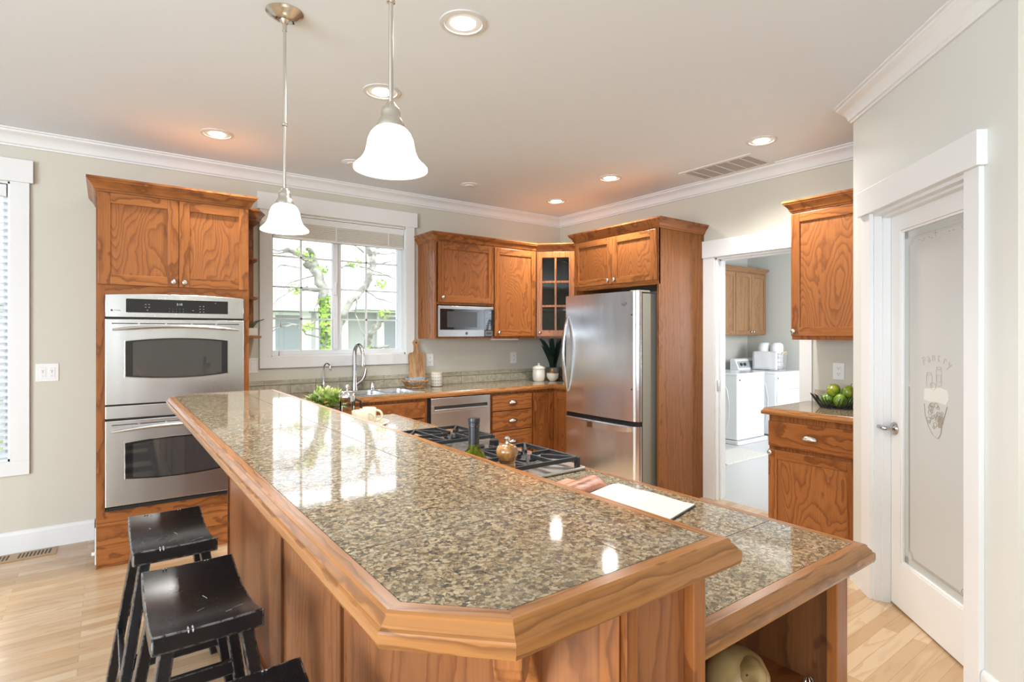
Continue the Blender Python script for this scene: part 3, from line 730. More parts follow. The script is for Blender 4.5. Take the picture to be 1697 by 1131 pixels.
shaker(t, F, -3.7765, -3.368, 1.700, 2.252, 0.002, kn=(-3.748, 1.730), st=0.060, rail=0.062)
bm = nb(); F.box(bm, X0, X1, 0.135, 0.265, -0.02, 0.018); obj('bottom_drawer_front', bm, 'oakX', t, bev=0.003)
bm = nb(); F.box(bm, X0, X1, 0.2648, 0.2855, -0.02, 0.0005); F.box(bm, X0+0.001, X1-0.001, 0.0, 0.135, -0.02, 0.010); F.box(bm, X0, X1, 0.0, 0.012, 0.010, 0.018); obj('toe_board', bm, 'oakX', t)
def crownrun(parent, path, zt):
    """path travels so that its right-hand side is outward"""
    return obj('crown', sweep(nb(), path, cab_crown(zt)), 'oak_crown', parent, smooth=True, ang=20)
M['oak_crown'] = oak('oak_crown_moulding', 'X', rings=6, fig=4)
# right-hand side outward: travel with the cabinet on the left
crownrun(t, [(X0, -0.005), (X0, YF), (X1, YF), (X1, -0.36)], ZT)
bm = nb(); box(bm, X0, X1, YF, -0.004, ZT-0.012, ZT-0.002); obj('top_board', bm, 'oakin', t)
# white child-safety clip low on the cabinet side
bm = nb(); box(bm, X0-0.007, X0-0.0005, -0.600, -0.585, 0.02, 0.24); lathe(bm, [(0, 0), (0.011, 0), (0.011, 0.016), (0, 0.018)], (X0-0.006, -0.592, 0.085), 12, (-1, 0, 0))
solo('door_stop', bm, 'white', 'small white clip fixed low on the left edge of the tall oven cabinet', 'clip')

# --- double oven
OX0, OX1 = -4.157, -3.400
t = thing('double_oven', 'stainless double wall oven built into the tall oak cabinet', 'oven', ((OX0+OX1)/2, -0.40, 0.335))
F = FA(-0.6115)
bm = nb(); box(bm, OX0+0.012, OX1-0.012, -0.60, -0.05, 0.335, 1.64); F.box(bm, OX0+0.005, OX1-0.005, 0.335, 1.64, -0.005, 0.012); obj('body', bm, 'black', t)
bm = nb(); mid = (OX0+OX1)/2
def arch(u0, u1, v0, v1, bt, bb=0.0, n=14):
    top = [(u1+(u0-u1)*k/n, v1+bt*(1-(2*k/n-1)**2)) for k in range(n+1)]
    bot = [(u0+(u1-u0)*k/n, v0-bb*(1-(2*k/n-1)**2)) for k in range(n+1)]
    return bot+top
F.prism(bm, arch(OX0, OX1, 1.503, 1.640, 0.011), 0.012, 0.032); cp = obj('control_panel', bm, 'steelX', t, bev=0.004, smooth=True)
bm = nb(); F.prism(bm, rrect(-4.055, -3.497, 1.533, 1.617, 0.004), 0.030, 0.0335); obj('display_glass', bm, 'blackg', cp)
bm = nb()
def keys(bm, u, v, nx, ny, du, dv, w, s=0.0035):
    for i in range(nx):
        for j in range(ny): F.box(bm, u+i*du-s, u+i*du+s, v-j*dv-0.0012, v-j*dv+0.0012, w, w+0.0004)
for args in ((-3.955, 1.584, 2, 1, 0.018, 0.02), (-3.955, 1.566, 2, 1, 0.018, 0.02), (-3.946, 1.549, 1, 1, 0.02, 0.02), (-3.66, 1.580, 2, 3, 0.020, 0.018), (-3.70, 1.553, 1, 1, 0.02, 0.02)): keys(bm, *args, 0.0335)
keys(bm, -3.83, 1.560, 5, 2, 0.019, 0.016, 0.0335, 0.0012); F.box(bm, -3.575, -3.567, 1.603, 1.605, 0.0335, 0.034)
obj('key_lettering', bm, 'greyp', cp)
bm = nb(); text_bm(bm, '2:10', F, -3.775, 1.583, 0.0336, 0.019, 0.0002); obj('clock_digits', bm, 'disp', cp)
bm = nb(); lathe(bm, [(0, 0), (0.006, 0), (0.006, 0.0008), (0, 0.0008)], F.p(-4.125, 1.545, 0.032), 16, F.w); text_bm(bm, 'Profile', F, -4.113, 1.541, 0.0322, 0.012, 0.0003, 'LEFT'); obj('badge', bm, 'steeld', cp)
def oven_door(z0, z1, wz0, wz1):
    bm = nb(); F.box(bm, OX0, OX1, z0, z1, 0.012, 0.034); d = obj('oven_door', bm, 'steelX', t, bev=0.003)
    bm = nb(); F.prism(bm, arch(-4.062, -3.494, wz0, wz1, 0.018, 0.018), 0.0335, 0.0352); obj('window_trim', bm, 'chrome', d, bev=0.0008)
    bm = nb(); F.prism(bm, arch(-4.057, -3.499, wz0+0.004, wz1-0.004, 0.018, 0.018), 0.034, 0.0362); obj('window_surround', bm, 'blackg', d)
    bm = nb(); F.prism(bm, arch(-4.020, -3.535, wz0+0.010, wz1-0.010, 0.0165, 0.0165), 0.036, 0.0370); obj('oven_window', bm, 'ovenw', d)
    bm = nb()
    for k in range(5):
        a = -4.125+k*0.141; F.box(bm, a, a+0.130, z1-0.029, z1-0.024, 0.0335, 0.0346)
    obj('vent_slots', bm, 'black', d)
    bm = nb(); pts = []
    for k in range(21):
        s = -1+2*k/20; pts.append(F.p(mid+0.345*s, z1-0.065+0.022*(1-s*s), 0.050+0.018*(1-s*s)))
    rr = [0.006+0.005*min(1, 4*(1-abs(-1+2*k/20))) for k in range(21)]
    tube(bm, pts, rr, 10)
    for s in (-1, 1): F.box(bm, mid+s*0.335-0.01, mid+s*0.335+0.01, z1-0.069, z1-0.055, 0.03, 0.052)
    obj('handle', bm, 'steelX', d, smooth=True)
    return d
oven_door(0.975, 1.492, 1.138, 1.361)
bm = nb(); F.box(bm, OX0, OX1, 0.890, 0.966, 0.012, 0.030); obj('middle_panel', bm, 'steelX', t, bev=0.003)
oven_door(0.362, 0.878, 0.518, 0.741)
bm = nb(); F.box(bm, OX0+0.003, OX1-0.003, 0.337, 0.356, 0.0, 0.028); lathe(bm, [(0, 0), (0.005, 0), (0.005, 0.003), (0, 0.004)], F.p(OX0+0.010, 0.345, 0.028), 10, F.w); obj('bottom_vent', bm, 'black', t)

# --- open shelf unit between oven cabinet and window
t = thing('corner_shelf', 'narrow oak shelf unit with rounded shelves on the right side of the oven cabinet', 'shelf', (-3.285, -0.15, 1.38))
bm = nb(); box(bm, -3.359, -3.341, -0.30, -0.003, 1.372, 2.25); obj('side_panel', bm, 'oakZ', t)
bm = nb(); box(bm, -3.341, -3.214, -0.013, -0.003, 1.388, 2.25); obj('back_panel', bm, 'oakZ', t)
for z in (1.665, 1.955):
    bm = nb(); prism(bm, [(-3.341, -0.013), (-3.213, -0.013), (-3.213, -0.10)]+arc(-3.341+0.06, -0.10-0.06, 0.068, 0, -80, 8)[1:]+[(-3.341, -0.235)], 'z', z, z+0.018); obj('shelf_board', bm, 'oakX', t, bev=0.003)
bm = nb(); prism(bm, [(-3.341, -0.003), (-3.205, -0.003), (-3.205, -0.25), (-3.225, -0.29), (-3.341, -0.29)], 'z', 1.370, 1.388); obj('shelf_board', bm, 'oakX', t, bev=0.003)
bm = nb(); prism(bm, [(-3.341, -0.013), (-3.214, -0.013), (-3.214, -0.20), (-3.26, -0.30), (-3.341, -0.30)], 'z', 2.245, 2.262); obj('shelf_board', bm, 'oakX', t)
# frame brackets
bm = nb(); sweep(bm, [(-3.345, -0.30), (-3.26, -0.30), (-3.213, -0.20), (-3.213, -0.004)], cab_crown(2.325, 0.075, 0.030)); obj('crown', bm, M['oak_crown'], t, smooth=True, ang=20)
bm = nb(); prism(bm, [(-3.341, -0.013), (-3.214, -0.013), (-3.214, -0.20), (-3.26, -0.30), (-3.341, -0.30)], 'z', 2.31, 2.322); obj('top_board', bm, 'oakin', t)

# --- wall cabinets right of the sink window
ZB, ZD, ZC = 1.358, 2.237, 2.318
def wall_box(bm, x0, x1, y0, y1, z0, z1, open_=False): box(bm, x0, x1, y0, y1, z0, z1)
t = thing('wall_cabinet', 'oak wall cabinet over the microwave, right of the sink window', 'wall cabinet', (-1.455, -0.165, ZB), 'wall cabinets')
YU = -0.33; F = FA(YU)
bm = nb(); box(bm, -1.778, -1.758, YU, -0.003, ZB, ZD+0.01); box(bm, -1.160, -1.145, YU, -0.003, ZB, ZD+0.01); box(bm, -1.758, -1.160, YU+0.002, -0.003, 1.670, 1.695)
box(bm, -1.758, -1.160, -0.013, -0.003, ZB, ZD+0.01); box(bm, -1.758, -1.160, YU+0.002, -0.013, ZB, ZB+0.014); box(bm, -1.758, -1.160, YU+0.002, -0.013, ZD-0.01, ZD+0.01); obj('body', bm, 'oakZ', t)
shaker(t, F, -1.752, -1.150, 1.690, ZD-0.002, 0.002, kn=(-1.713, 1.735), rail=0.062)
crownrun(t, [(-1.778, -0.004), (-1.778, YU-0.003), (-1.145, YU-0.003)], ZC)
t = thing('microwave', 'stainless and black built-in microwave under the oak wall cabinet', 'microwave', (-1.455, -0.20, 1.374))
F = FA(-0.335)
bm = nb(); box(bm, -1.756, -1.162, -0.334, -0.03, 1.374, 1.660); obj('body', bm, 'black', t)
bm = nb(); F.prism(bm, [(-1.754, 1.376), (-1.262, 1.376), (-1.262, 1.631), (-1.156, 1.631), (-1.156, 1.658), (-1.754, 1.658)], 0.0, 0.022); d = obj('door', bm, 'steelM', t, bev=0.003)
bm = nb(); F.box(bm, -1.738, -1.262, 1.440, 1.630, 0.020, 0.0235); obj('door_window', bm, 'blackg', d)
bm = nb(); F.box(bm, -1.665, -1.345, 1.463, 1.607, 0.0234, 0.0240); obj('mesh_screen', bm, plain('microwave_mesh', (0.045, 0.045, 0.045), 0.25), d)
bm = nb(); lathe(bm, [(0, 0), (0.014, 0), (0.014, 0.0015), (0.0115, 0.0015), (0.0115, 0.0008), (0, 0.0008)], F.p(-1.458, 1.408, 0.0218), 24, F.w)
for k in range(4):
    a = k*pi/2+0.4; tube(bm, [F.p(-1.458+0.004*cos(a+q*0.5)*(1+q*0.4), 1.408+0.004*sin(a+q*0.5)*(1+q*0.4), 0.0232) for q in range(5)], 0.0007, 5)
obj('badge', bm, 'steeld', d)
bm = nb(); F.box(bm, -1.260, -1.158, 1.440, 1.630, 0.0, 0.022); d = obj('keypad', bm, 'blackg', t)
bm = nb()
for i in range(4):
    for j in range(9):
        if j in (2,): continue
        F.box(bm, -1.246+i*0.0165, -1.238+i*0.0165, 1.583-j*0.0155, 1.585-j*0.0155, 0.022, 0.0224)
obj('key_lettering', bm, 'greyp', d)
bm = nb(); text_bm(bm, '2:10', F, -1.199, 1.598, 0.0222, 0.017, 0.0002); obj('clock_digits', bm, 'disp', d)
bm = nb(); F.box(bm, -1.260, -1.158, 1.376, 1.438, 0, 0.018); d = obj('open_button', bm, 'steeld', t, bev=0.002)
bm = nb(); tube(bm, [F.p(u, v, 0.0185) for u, v in rrect(-1.243, -1.172, 1.392, 1.424, 0.004)], 0.001, 5, closed=True); obj('button_outline', bm, 'greyp', d)

t = thing('wall_cabinet', 'tall single-door oak wall cabinet between the microwave and the corner cabinet', 'wall cabinet', (-0.88, -0.165, ZB), 'wall cabinets')
F = FA(YU)
bm = nb(); box(bm, -1.1445, -0.612, YU, -0.003, ZB, ZD+0.01); obj('body', bm, 'oakZ', t)
shaker(t, F, -1.137, -0.632, ZB+0.022, ZD-0.002, 0.002, kn=(-1.098, ZB+0.058), rail=0.062)
crownrun(t, [(-1.1445, YU-0.003), (-0.612, YU-0.003)], ZC)
bm = nb(); box(bm, -1.10, -0.80, -0.28, -0.22, ZB-0.016, ZB-0.001)
solo('under_cabinet_light', bm, 'white', 'slim white light bar under the oak wall cabinet', 'light bar', bev=0.003)

# corner glass-door cabinet
t = thing('corner_cabinet', 'diagonal corner wall cabinet with a six-pane glass door', 'wall cabinet', (-0.30, -0.30, ZB), 'wall cabinets')
pts = [(-0.611, -0.003), (-0.611, YU), (-0.33, -0.611), (-0.33, -0.895), (-0.003, -0.895), (-0.003, -0.003)]
bm = nb()
for z, zz in ((ZB, ZB+0.018), (1.64, 1.655), (1.93, 1.945), (ZD-0.01, ZD+0.01)): prism(bm, pts, 'z', z, zz)
obj('shelf_boards', bm, 'oakX', t)
bm = nb(); box(bm, -0.611, -0.600, YU, -0.003, ZB+0.018, ZD-0.01); box(bm, -0.600, -0.003, -0.012, -0.003, ZB+0.018, ZD-0.01); box(bm, -0.012, -0.003, -0.895, -0.012, ZB+0.018, ZD-0.01); box(bm, -0.33, -0.012, -0.895, -0.885, ZB+0.018, ZD-0.01); box(bm, -0.33, -0.320, -0.885, -0.611, ZB+0.018, ZD-0.01)
obj('body', bm, 'oakin', t)
FD = Fr((-0.611, YU, 0), (0.281, -0.281, 0), (-1, -1, 0)); DL = 0.281*sqrt(2)
bm = nb(); FD.box(bm, 0, 0.022, ZB, ZD, -0.018, 0.0); FD.box(bm, DL-0.022, DL, ZB, ZD, -0.018, 0.0); obj('face_stile', bm, 'oakZ', t)
bm = nb(); FD.box(bm, 0.022, DL-0.022, ZB, ZB+0.03, -0.018, 0.0); FD.box(bm, 0.022, DL-0.022, ZD-0.04, ZD, -0.018, 0.0); obj('face_rail', bm, 'oakX', t)
shaker(t, FD, 0.008, DL-0.008, ZB+0.022, ZD-0.002, 0.002, kn=(0.040, ZB+0.058), st=0.055, rail=0.060, glass=True)
crownrun(t, [(-0.6105, YU-0.003), (-0.333, -0.6125), (-0.333, -0.846)], ZC)

# --- refrigerator surround
XF = -0.60; FY0, FY1 = -0.897, -1.876
t = thing('refrigerator_cabinet', 'tall oak surround with a two-door cabinet above the refrigerator', 'cabinet', (-0.30, -1.386, 0))
bm = nb(); box(bm, XF, -0.003, FY1, FY1+0.019, 0, 2.26); obj('side_panel', bm, 'veneer', t, bev=0.001)
bm = nb(); box(bm, XF, -0.003, FY0-0.019, FY0, 0, 2.26); obj('side_panel', bm, 'oakZ', t)
bm = nb(); box(bm, XF+0.001, -0.003, FY1+0.019, FY0-0.019, 1.803, 1.823); box(bm, XF+0.001, -0.003, FY1+0.019, FY0-0.019, 2.24, 2.26); box(bm, -0.015, -0.003, FY1+0.019, FY0-0.019, 1.823, 2.24)
obj('body', bm, 'oakY', t)
F = FB(XF)
bm = nb(); F.box(bm, 0.897, 0.925, 1.803, 2.26, -0.018, 0.001); F.box(bm, 1.848, 1.876, 1.803, 2.26, -0.018, 0.001); F.box(bm, 1.37, 1.40, 1.823, 2.24, -0.018, 0.0); obj('face_stile', bm, 'oakZ', t)
bm = nb(); F.box(bm, 0.925, 1.848, 1.800, 1.845, -0.018, 0.0005); F.box(bm, 0.925, 1.848, 2.235, 2.262, -0.018, 0.0005); obj('face_rail', bm, 'oakY', t)
shaker(t, F, 0.912, 1.385, 1.836, 2.243, 0.002, kn=(1.350, 1.870), rail=0.055)
shaker(t, F, 1.388, 1.862, 1.836, 2.243, 0.002, kn=(1.424, 1.870), rail=0.055)
b = sweep(nb(), [(-0.34, -0.897), (XF, -0.897), (XF, FY1), (-0.004, FY1)], cab_crown(2.332)); obj('crown', b, M['oak_crown'], t, smooth=True, ang=20)
bm = nb(); box(bm, XF, -0.004, FY1, FY0, 2.315, 2.325); obj('top_board', bm, 'oakin', t)

# --- refrigerator
t = thing('refrigerator', 'stainless bottom-freezer refrigerator in the oak surround', 'refrigerator', (-0.4, -1.37, 0))
RY0, RY1 = -0.945, -1.800; F = FB(-0.735)
bm = nb(); box(bm, -0.70, -0.05, RY1+0.008, RY0-0.008, 0.03, 1.728); body = obj('body', bm, 'almond', t, bev=0.004)
bm = nb(); box(bm, -0.70, -0.08, RY1+0.03, RY0-0.03, 0.0, 0.03); obj('kick_grille', bm, 'black', t)
bm = nb(); box(bm, -0.716, -0.70, RY1+0.006, RY0-0.006, 0.07, 1.738); obj('door_gasket', bm, 'black', t)
def fdoor(z0, z1, nm):
    bm = nb(); u0, u1 = -RY0, -RY1
    prof = [(u0, -0.019), (u1, -0.019), (u1, 0.0), (u1-0.004, 0.010), (u1-0.020, 0.022), (u1-0.028, 0.022), (u1-0.034, 0.030)]+[(u1-0.04+(u0+0.02-(u1-0.04))*k/10, 0.036+0.009*(1-(2*k/10-1)**2)) for k in range(11)]+[(u0+0.004, 0.026), (u0, 0.012)]
    poly_solid(bm, [F.p(u, z0, w) for u, w in prof], [F.p(u, z1, w) for u, w in prof])
    return obj(nm, bm, 'steelY', t, smooth=True, ang=28)
ud = fdoor(0.702, 1.745, 'upper_door'); ld = fdoor(0.075, 0.662, 'freezer_drawer')
bm = nb(); F.box(bm, 0.95, 1.795, 0.662, 0.702, -0.018, 0.012); obj('gap_strip', bm, 'black', t)
bm = nb(); n = 24; pts = [F.p(0.990, 0.885+0.675*k/n, 0.040+0.058*sin(pi*k/n)**0.8) for k in range(n+1)]
tube(bm, pts, [0.008+0.008*min(1, 3*sin(pi*k/n)) for k in range(n+1)], 12, flat=0.75); obj('handle', bm, 'steelZ', ud, smooth=True)
bm = nb(); n = 20
for k in range(n):
    a, b_ = 0.955+0.80*k/n, 0.955+0.80*(k+1)/n
    ha = 0.034*sin(pi*k/n)**0.6 if 0 < k < n else 0; hb = 0.034*sin(pi*(k+1)/n)**0.6 if k+1 < n else 0
    poly_solid(bm, [F.p(a, 0.655, 0.03), F.p(b_, 0.655, 0.03), F.p(b_, 0.655, 0.052+hb), F.p(a, 0.655, 0.052+ha)][::1], [F.p(a, 0.622-ha*0.5, 0.03), F.p(b_, 0.622-hb*0.5, 0.03), F.p(b_, 0.622-hb*0.5, 0.050+hb), F.p(a, 0.622-ha*0.5, 0.050+ha)])
bmesh.ops.remove_doubles(bm, verts=bm.verts, dist=0.0003)
obj('handle', bm, 'steelY', ld, smooth=True, ang=50)
bm = nb()
for v in (0.96, 1.555): lathe(bm, [(0, 0), (0.006, 0), (0.006, 0.0012), (0, 0.0012)], F.p(1.745, v, 0.0375), 12, F.w)
obj('handle_plug', bm, 'black', ud)
bm = nb(); tube(bm, [F.p(1.665+0.028*cos(radians(a)), 1.648+0.013*sin(radians(a)), 0.0425) for a in range(-160, 100, 20)], 0.0011, 5)
for k, ww in enumerate((0.006, 0.004, 0.006, 0.003, 0.006)): F.box(bm, 1.640+k*0.0105, 1.640+k*0.0105+ww, 1.647, 1.650, 0.0415, 0.0428)
F.box(bm, 1.655, 1.675, 1.632, 1.634, 0.041, 0.0425); obj('badge', bm, 'steeld', ud)
bm = nb(); box(bm, -0.745, -0.60, -1.792, -1.700, 1.737, 1.7385+0.014); obj('hinge_cover', bm, 'almond', t, bev=0.006)

# --- base run on the sink wall
YB = -0.61; F = FA(YB)
def base_body(x0, x1, name, label, group='base cabinets', body=True):
    t = thing(name, label, 'base cabinet', ((x0+x1)/2, -0.305, 0), group)
    bm = nb()
    for r in ((x0, x0+0.018, YB, -0.003, 0.10, 0.872), (x1-0.018, x1, YB, -0.003, 0.10, 0.872), (x0+0.018, x1-0.018, YB, YB+0.018, 0.10, 0.872), (x0+0.018, x1-0.018, YB+0.018, -0.003, 0.10, 0.118), (x0+0.018, x1-0.018, -0.012, -0.003, 0.118, 0.872)): box(bm, *r)
    obj('body', bm, 'oakZ', t)
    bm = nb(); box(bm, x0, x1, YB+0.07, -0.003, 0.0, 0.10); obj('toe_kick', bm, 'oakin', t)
    return t
t = base_body(-3.359, -2.86, 'base_cabinet', 'oak base cabinet between the oven cabinet and the sink, mostly hidden by the island')
shaker(t, F, -3.35, -2.87, 0.12, 0.70, 0.002, kn=(-2.90, 0.66)); slab_drawer(t, F, -3.35, -2.87, 0.715, 0.855, 0.002)
t = base_body(-2.859, -2.000, 'sink_cabinet', 'oak base cabinet under the kitchen sink, with a false drawer front')
slab_drawer(t, F, -2.84, -2.030, 0.712, 0.846, 0.002, pull=False, name='false_front')
shaker(t, F, -2.84, -2.437, 0.12, 0.70, 0.002, kn=(-2.47, 0.66)); shaker(t, F, -2.434, -2.030, 0.12, 0.70, 0.002, kn=(-2.40, 0.66))
t = base_body(-1.362, -0.892, 'drawer_cabinet', 'oak base cabinet with stacked drawers right of the dishwasher')
for a, b in ((0.705, 0.848), (0.522, 0.697), (0.325, 0.514), (0.12, 0.317)): slab_drawer(t, F, -1.352, -0.905, a, b, 0.002)
t = thing('corner_base_cabinet', 'L-shaped oak corner base cabinet with a folding door beside the refrigerator', 'base cabinet', (-0.3, -0.4, 0), 'base cabinets')
bm = nb(); prism(bm, [(-0.891, -0.003), (-0.891, YB), (-0.615, YB), (-0.615, -0.895), (-0.003, -0.895), (-0.003, -0.003)], 'z', 0.10, 0.872); obj('body', bm, 'oakZ', t)
bm = nb(); prism(bm, [(-0.891, -0.003), (-0.891, YB+0.07), (-0.545, YB+0.07), (-0.545, -0.895), (-0.003, -0.895), (-0.003, -0.003)], 'z', 0.0, 0.10); obj('toe_kick', bm, 'oakin', t)
shaker(t, F, -0.886, -0.637, 0.12, 0.846, 0.002, rail=0.07)
shaker(t, FB(-0.615), 0.633, 0.885, 0.12, 0.846, 0.002, rail=0.07)
# dishwasher
t = thing('dishwasher', 'stainless dishwasher right of the sink cabinet', 'dishwasher', (-1.68, -0.32, 0))
F = FA(-0.605)
bm = nb(); box(bm, -1.995, -1.368, -0.604, -0.02, 0.02, 0.868); obj('body', bm, 'black', t)
bm = nb(); box(bm, -1.98, -1.38, -0.56, -0.10, 0.0, 0.02); obj('foot_frame', bm, 'black', t)
bm = nb()
for r in ((-1.975, -1.382, 0.795, 0.862), (-1.975, -1.945, 0.742, 0.795), (-1.412, -1.382, 0.742, 0.795), (-1.975, -1.382, 0.12, 0.742)): F.box(bm, *r, 0.0, 0.030)
d = obj('door', bm, 'steelX', t, bev=0.0015)
bm = nb(); F.box(bm, -1.945, -1.412, 0.742, 0.795, 0.0, 0.006); obj('handle_recess', bm, 'steeld', d)
bm = nb(); F.prism(bm, [(-1.945, 0.742), (-1.412, 0.742), (-1.412, 0.768), (-1.945, 0.768)], 0.024, 0.036); obj('pocket_handle', bm, 'steelX', d, bev=0.003)
bm = nb(); F.box(bm, -1.975, -1.382, 0.03, 0.11, -0.05, -0.001); obj('kick_plate', bm, 'black', t)

# --- counters with granite tile and oak edging
def edge_prof(z, k=1.0):
    return [(0.0, z-0.030), (0.0, z), (0.020, z), (0.0235, z-0.003), (0.0235, z-0.006), (0.027, z-0.010), (0.0305, z-0.014), (0.031, z-0.017), (0.035, z-0.019), (0.036, z-0.022), (0.036, z-0.034), (0.034, z-0.040), (0.029, z-0.0425), (0.0, z-0.0425)]
def tiles(bm, poly_x, poly_y, z, th=0.010, g=0.0012):
    for a, b in zip(poly_x, poly_x[1:]):
        for c, d in zip(poly_y, poly_y[1:]): box(bm, a+g, b-g, c+g, d-g, z-th, z)
ZK = 0.914
t = thing('countertop', 'L-shaped granite tile countertop with oak edge along the sink wall', 'countertop', (-1.7, -0.3, 0.8735), 'granite tile countertops')
SX0, SX1, SY0, SY1 = -2.800, -2.010, -0.545, -0.075
bm = nb()
for r in ((-3.358, SX0, -0.612, -0.003), (SX1, -0.003, -0.612, -0.003), (SX0, SX1, -0.612, SY0), (SX0, SX1, SY1, -0.003), (-0.615, -0.003, -0.895, -0.612)): box(bm, *r, 0.8735, ZK-0.0105)
obj('substrate', bm, 'grout', t)
bm = nb()
tiles(bm, [-3.358, -3.10, SX0], [-0.612, -0.307, -0.003], ZK); tiles(bm, [SX0, -2.50, -2.20, SX1], [-0.612, SY0], ZK); tiles(bm, [SX0, -2.50, -2.20, SX1], [SY1, -0.003], ZK)
tiles(bm, [SX1, -1.85, -1.545, -1.24, -0.935, -0.612, -0.307, -0.003], [-0.612, -0.307, -0.003], ZK); tiles(bm, [-0.612, -0.307, -0.003], [-0.895, -0.612], ZK)
obj('granite_tiles', bm, 'granite', t)
bm = sweep(nb(), [(-0.613, -0.895), (-0.613, -0.613), (-3.358, -0.613)][::-1], edge_prof(ZK)); obj('oak_edge', bm, 'trimX', t, smooth=True, ang=25)
# backsplash
t = thing('backsplash', 'low tan stone tile backsplash with an olive cap along the sink wall', 'backsplash', (-1.7, -0.01, ZK), )
bm = nb(); x = -3.338
while x < -0.02:
    x2 = min(x+0.203, -0.004); box(bm, x+0.0012, x2-0.0012, -0.012, -0.002, ZK+0.001, ZK+0.074)
    x = x2
box(bm, -0.012, -0.002, -0.893, -0.013, ZK+0.001, ZK+0.074); obj('relief_tiles', bm, 'tilew', t, bev=0.001)
bm = nb(); x = -3.338
while x < -0.02:
    x2 = min(x+0.203, -0.004); box(bm, x+0.001, x2-0.001, -0.010, -0.002, ZK+0.088, ZK+0.115); x = x2
box(bm, -0.010, -0.002, -0.893, -0.013, ZK+0.088, ZK+0.115); obj('flat_tiles', bm, 'tilew', t, bev=0.001)
bm = nb(); x = -3.338
while x < -0.02:
    x2 = min(x+0.203, -0.004); tube(bm, [(x+0.001, -0.011, ZK+0.081), (x2-0.001, -0.011, ZK+0.081)], 0.0075, 8); x = x2
tube(bm, [(-0.011, -0.893, ZK+0.081), (-0.011, -0.013, ZK+0.081)], 0.0075, 8)
obj('cap_bead', bm, 'tilec', t, smooth=True)

# --- base and wall cabinet right of the laundry doorway
XR = -0.61; F = FB(XR)
t = thing('base_cabinet', 'oak base cabinet with one drawer right of the laundry doorway', 'base cabinet', (-0.3, -3.07, 0), 'base cabinets')
bm = nb(); box(bm, XR, -0.003, -3.345, -2.792, 0.10, 0.872); obj('body', bm, 'oakZ', t)
bm = nb(); box(bm, XR+0.07, -0.003, -3.345, -2.792, 0.0, 0.10); obj('toe_kick', bm, 'oakin', t)
slab_drawer(t, F, 2.796, 3.335, 0.668, 0.832, 0.002)
shaker(t, F, 2.796, 3.335, 0.12, 0.645, 0.002, kn=(2.818, 0.628), st=0.058)
t = thing('countertop', 'small granite tile countertop with oak edge right of the laundry doorway', 'countertop', (-0.3, -3.07, 0.8735), 'granite tile countertops')
bm = nb(); box(bm, -0.612, -0.003, -3.346, -2.790, 0.8735, ZK-0.0105); obj('substrate', bm, 'grout', t)
bm = nb(); tiles(bm, [-0.612, -0.307, -0.003], [-3.346, -3.09, -2.790], ZK); obj('granite_tiles', bm, 'granite', t)
bm = sweep(nb(), [(-0.003, -2.790), (-0.613, -2.790), (-0.613, -3.346)][::-1], [(-o, z) for o, z in edge_prof(ZK)]); obj('oak_edge', bm, 'trimY', t, smooth=True, ang=25)
t = thing('wall_cabinet', 'oak wall cabinet above the small countertop with the fruit basket', 'wall cabinet', (-0.17, -3.08, 1.376), 'wall cabinets')
F = FB(-0.345)
bm = nb(); box(bm, -0.345, -0.003, -3.346, -2.808, 1.362, 2.245); obj('body', bm, 'oakZ', t)
shaker(t, F, 2.812, 3.330, 1.388, 2.222, 0.002, kn=(2.836, 1.420), st=0.058, rail=0.060)
b = sweep(nb(), [(-0.004, -2.808), (-0.345, -2.808), (-0.345, -3.346)][::-1], [(-o, z) for o, z in cab_crown(2.312)]); obj('crown', b, M['oak_crown'], t, smooth=True, ang=20)
bm = nb(); box(bm, -0.345, -0.004, -3.346, -2.808, 2.295, 2.305); obj('top_board', bm, 'oakin', t)
bm = nb(); box(bm, -0.012, -0.002, -3.345, -2.802, ZK+0.001, ZK+0.085)
solo('backsplash', bm, 'tilew', 'short tan tile backsplash behind the fruit basket', 'backsplash')

# ------------------------------------------------------------------ island
t = thing('island_cabinet', 'oak island base with a raised bar wall and panelled side facing the stools', 'kitchen island', (-3.2, -2.9, 0))
XL, XRW = -3.65, -3.392       # bar wall faces
YN, YFAR = -4.205, -1.596
ZU = 1.0265
cor = [(XL, YFAR), (XL, -4.07), (-3.575, YN), (XRW, YN), (XRW, YFAR)]
bm = nb(); prism(bm, [(XL+0.006, YFAR-0.006), (XL+0.006, -4.065), (-3.572, YN+0.008), (XRW-0.006, YN+0.008), (XRW-0.006, YFAR-0.006)], 'z', 0.0, ZU); obj('bar_wall', bm, 'veneerb', t)
FL = Fr((XL, 0, 0), (0, -1, 0), (-1, 0, 0))
def rail_stile(bmS, bmR, fr, us, z0, z1, w0=-0.002, w1=0.010, sw=0.045, top=0.05, bot=0.12):
    pass
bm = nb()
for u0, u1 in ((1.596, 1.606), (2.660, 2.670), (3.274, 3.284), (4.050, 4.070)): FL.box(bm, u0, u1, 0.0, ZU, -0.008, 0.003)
obj('groove_strip', bm, 'oakin', t)  # thin dark strips that colour in the shade of the grooves between panels
bm = nb(); FL.box(bm, 1.596, 4.07, 0.0, 0.09, -0.008, 0.010); obj('base_board', bm, 'oakY', t, bev=0.002)
FC = Fr((XL, -4.07, 0), (0.075, -0.135, 0), (-0.135, -0.075, 0)); CL = sqrt(0.075**2+0.135**2)
bm = nb(); FC.box(bm, 0, 0.034, 0, ZU, -0.008, 0.006); FC.box(bm, CL-0.030, CL, 0, ZU, -0.008, 0.006); obj('corner_post', bm, 'oakZ', t, bev=0.0015)
FN = FA(YN)
bm = nb(); FN.box(bm, -3.575, -3.551, 0, ZU, -0.008, 0.012); obj('corner_post', bm, 'oakZ', t, bev=0.002)
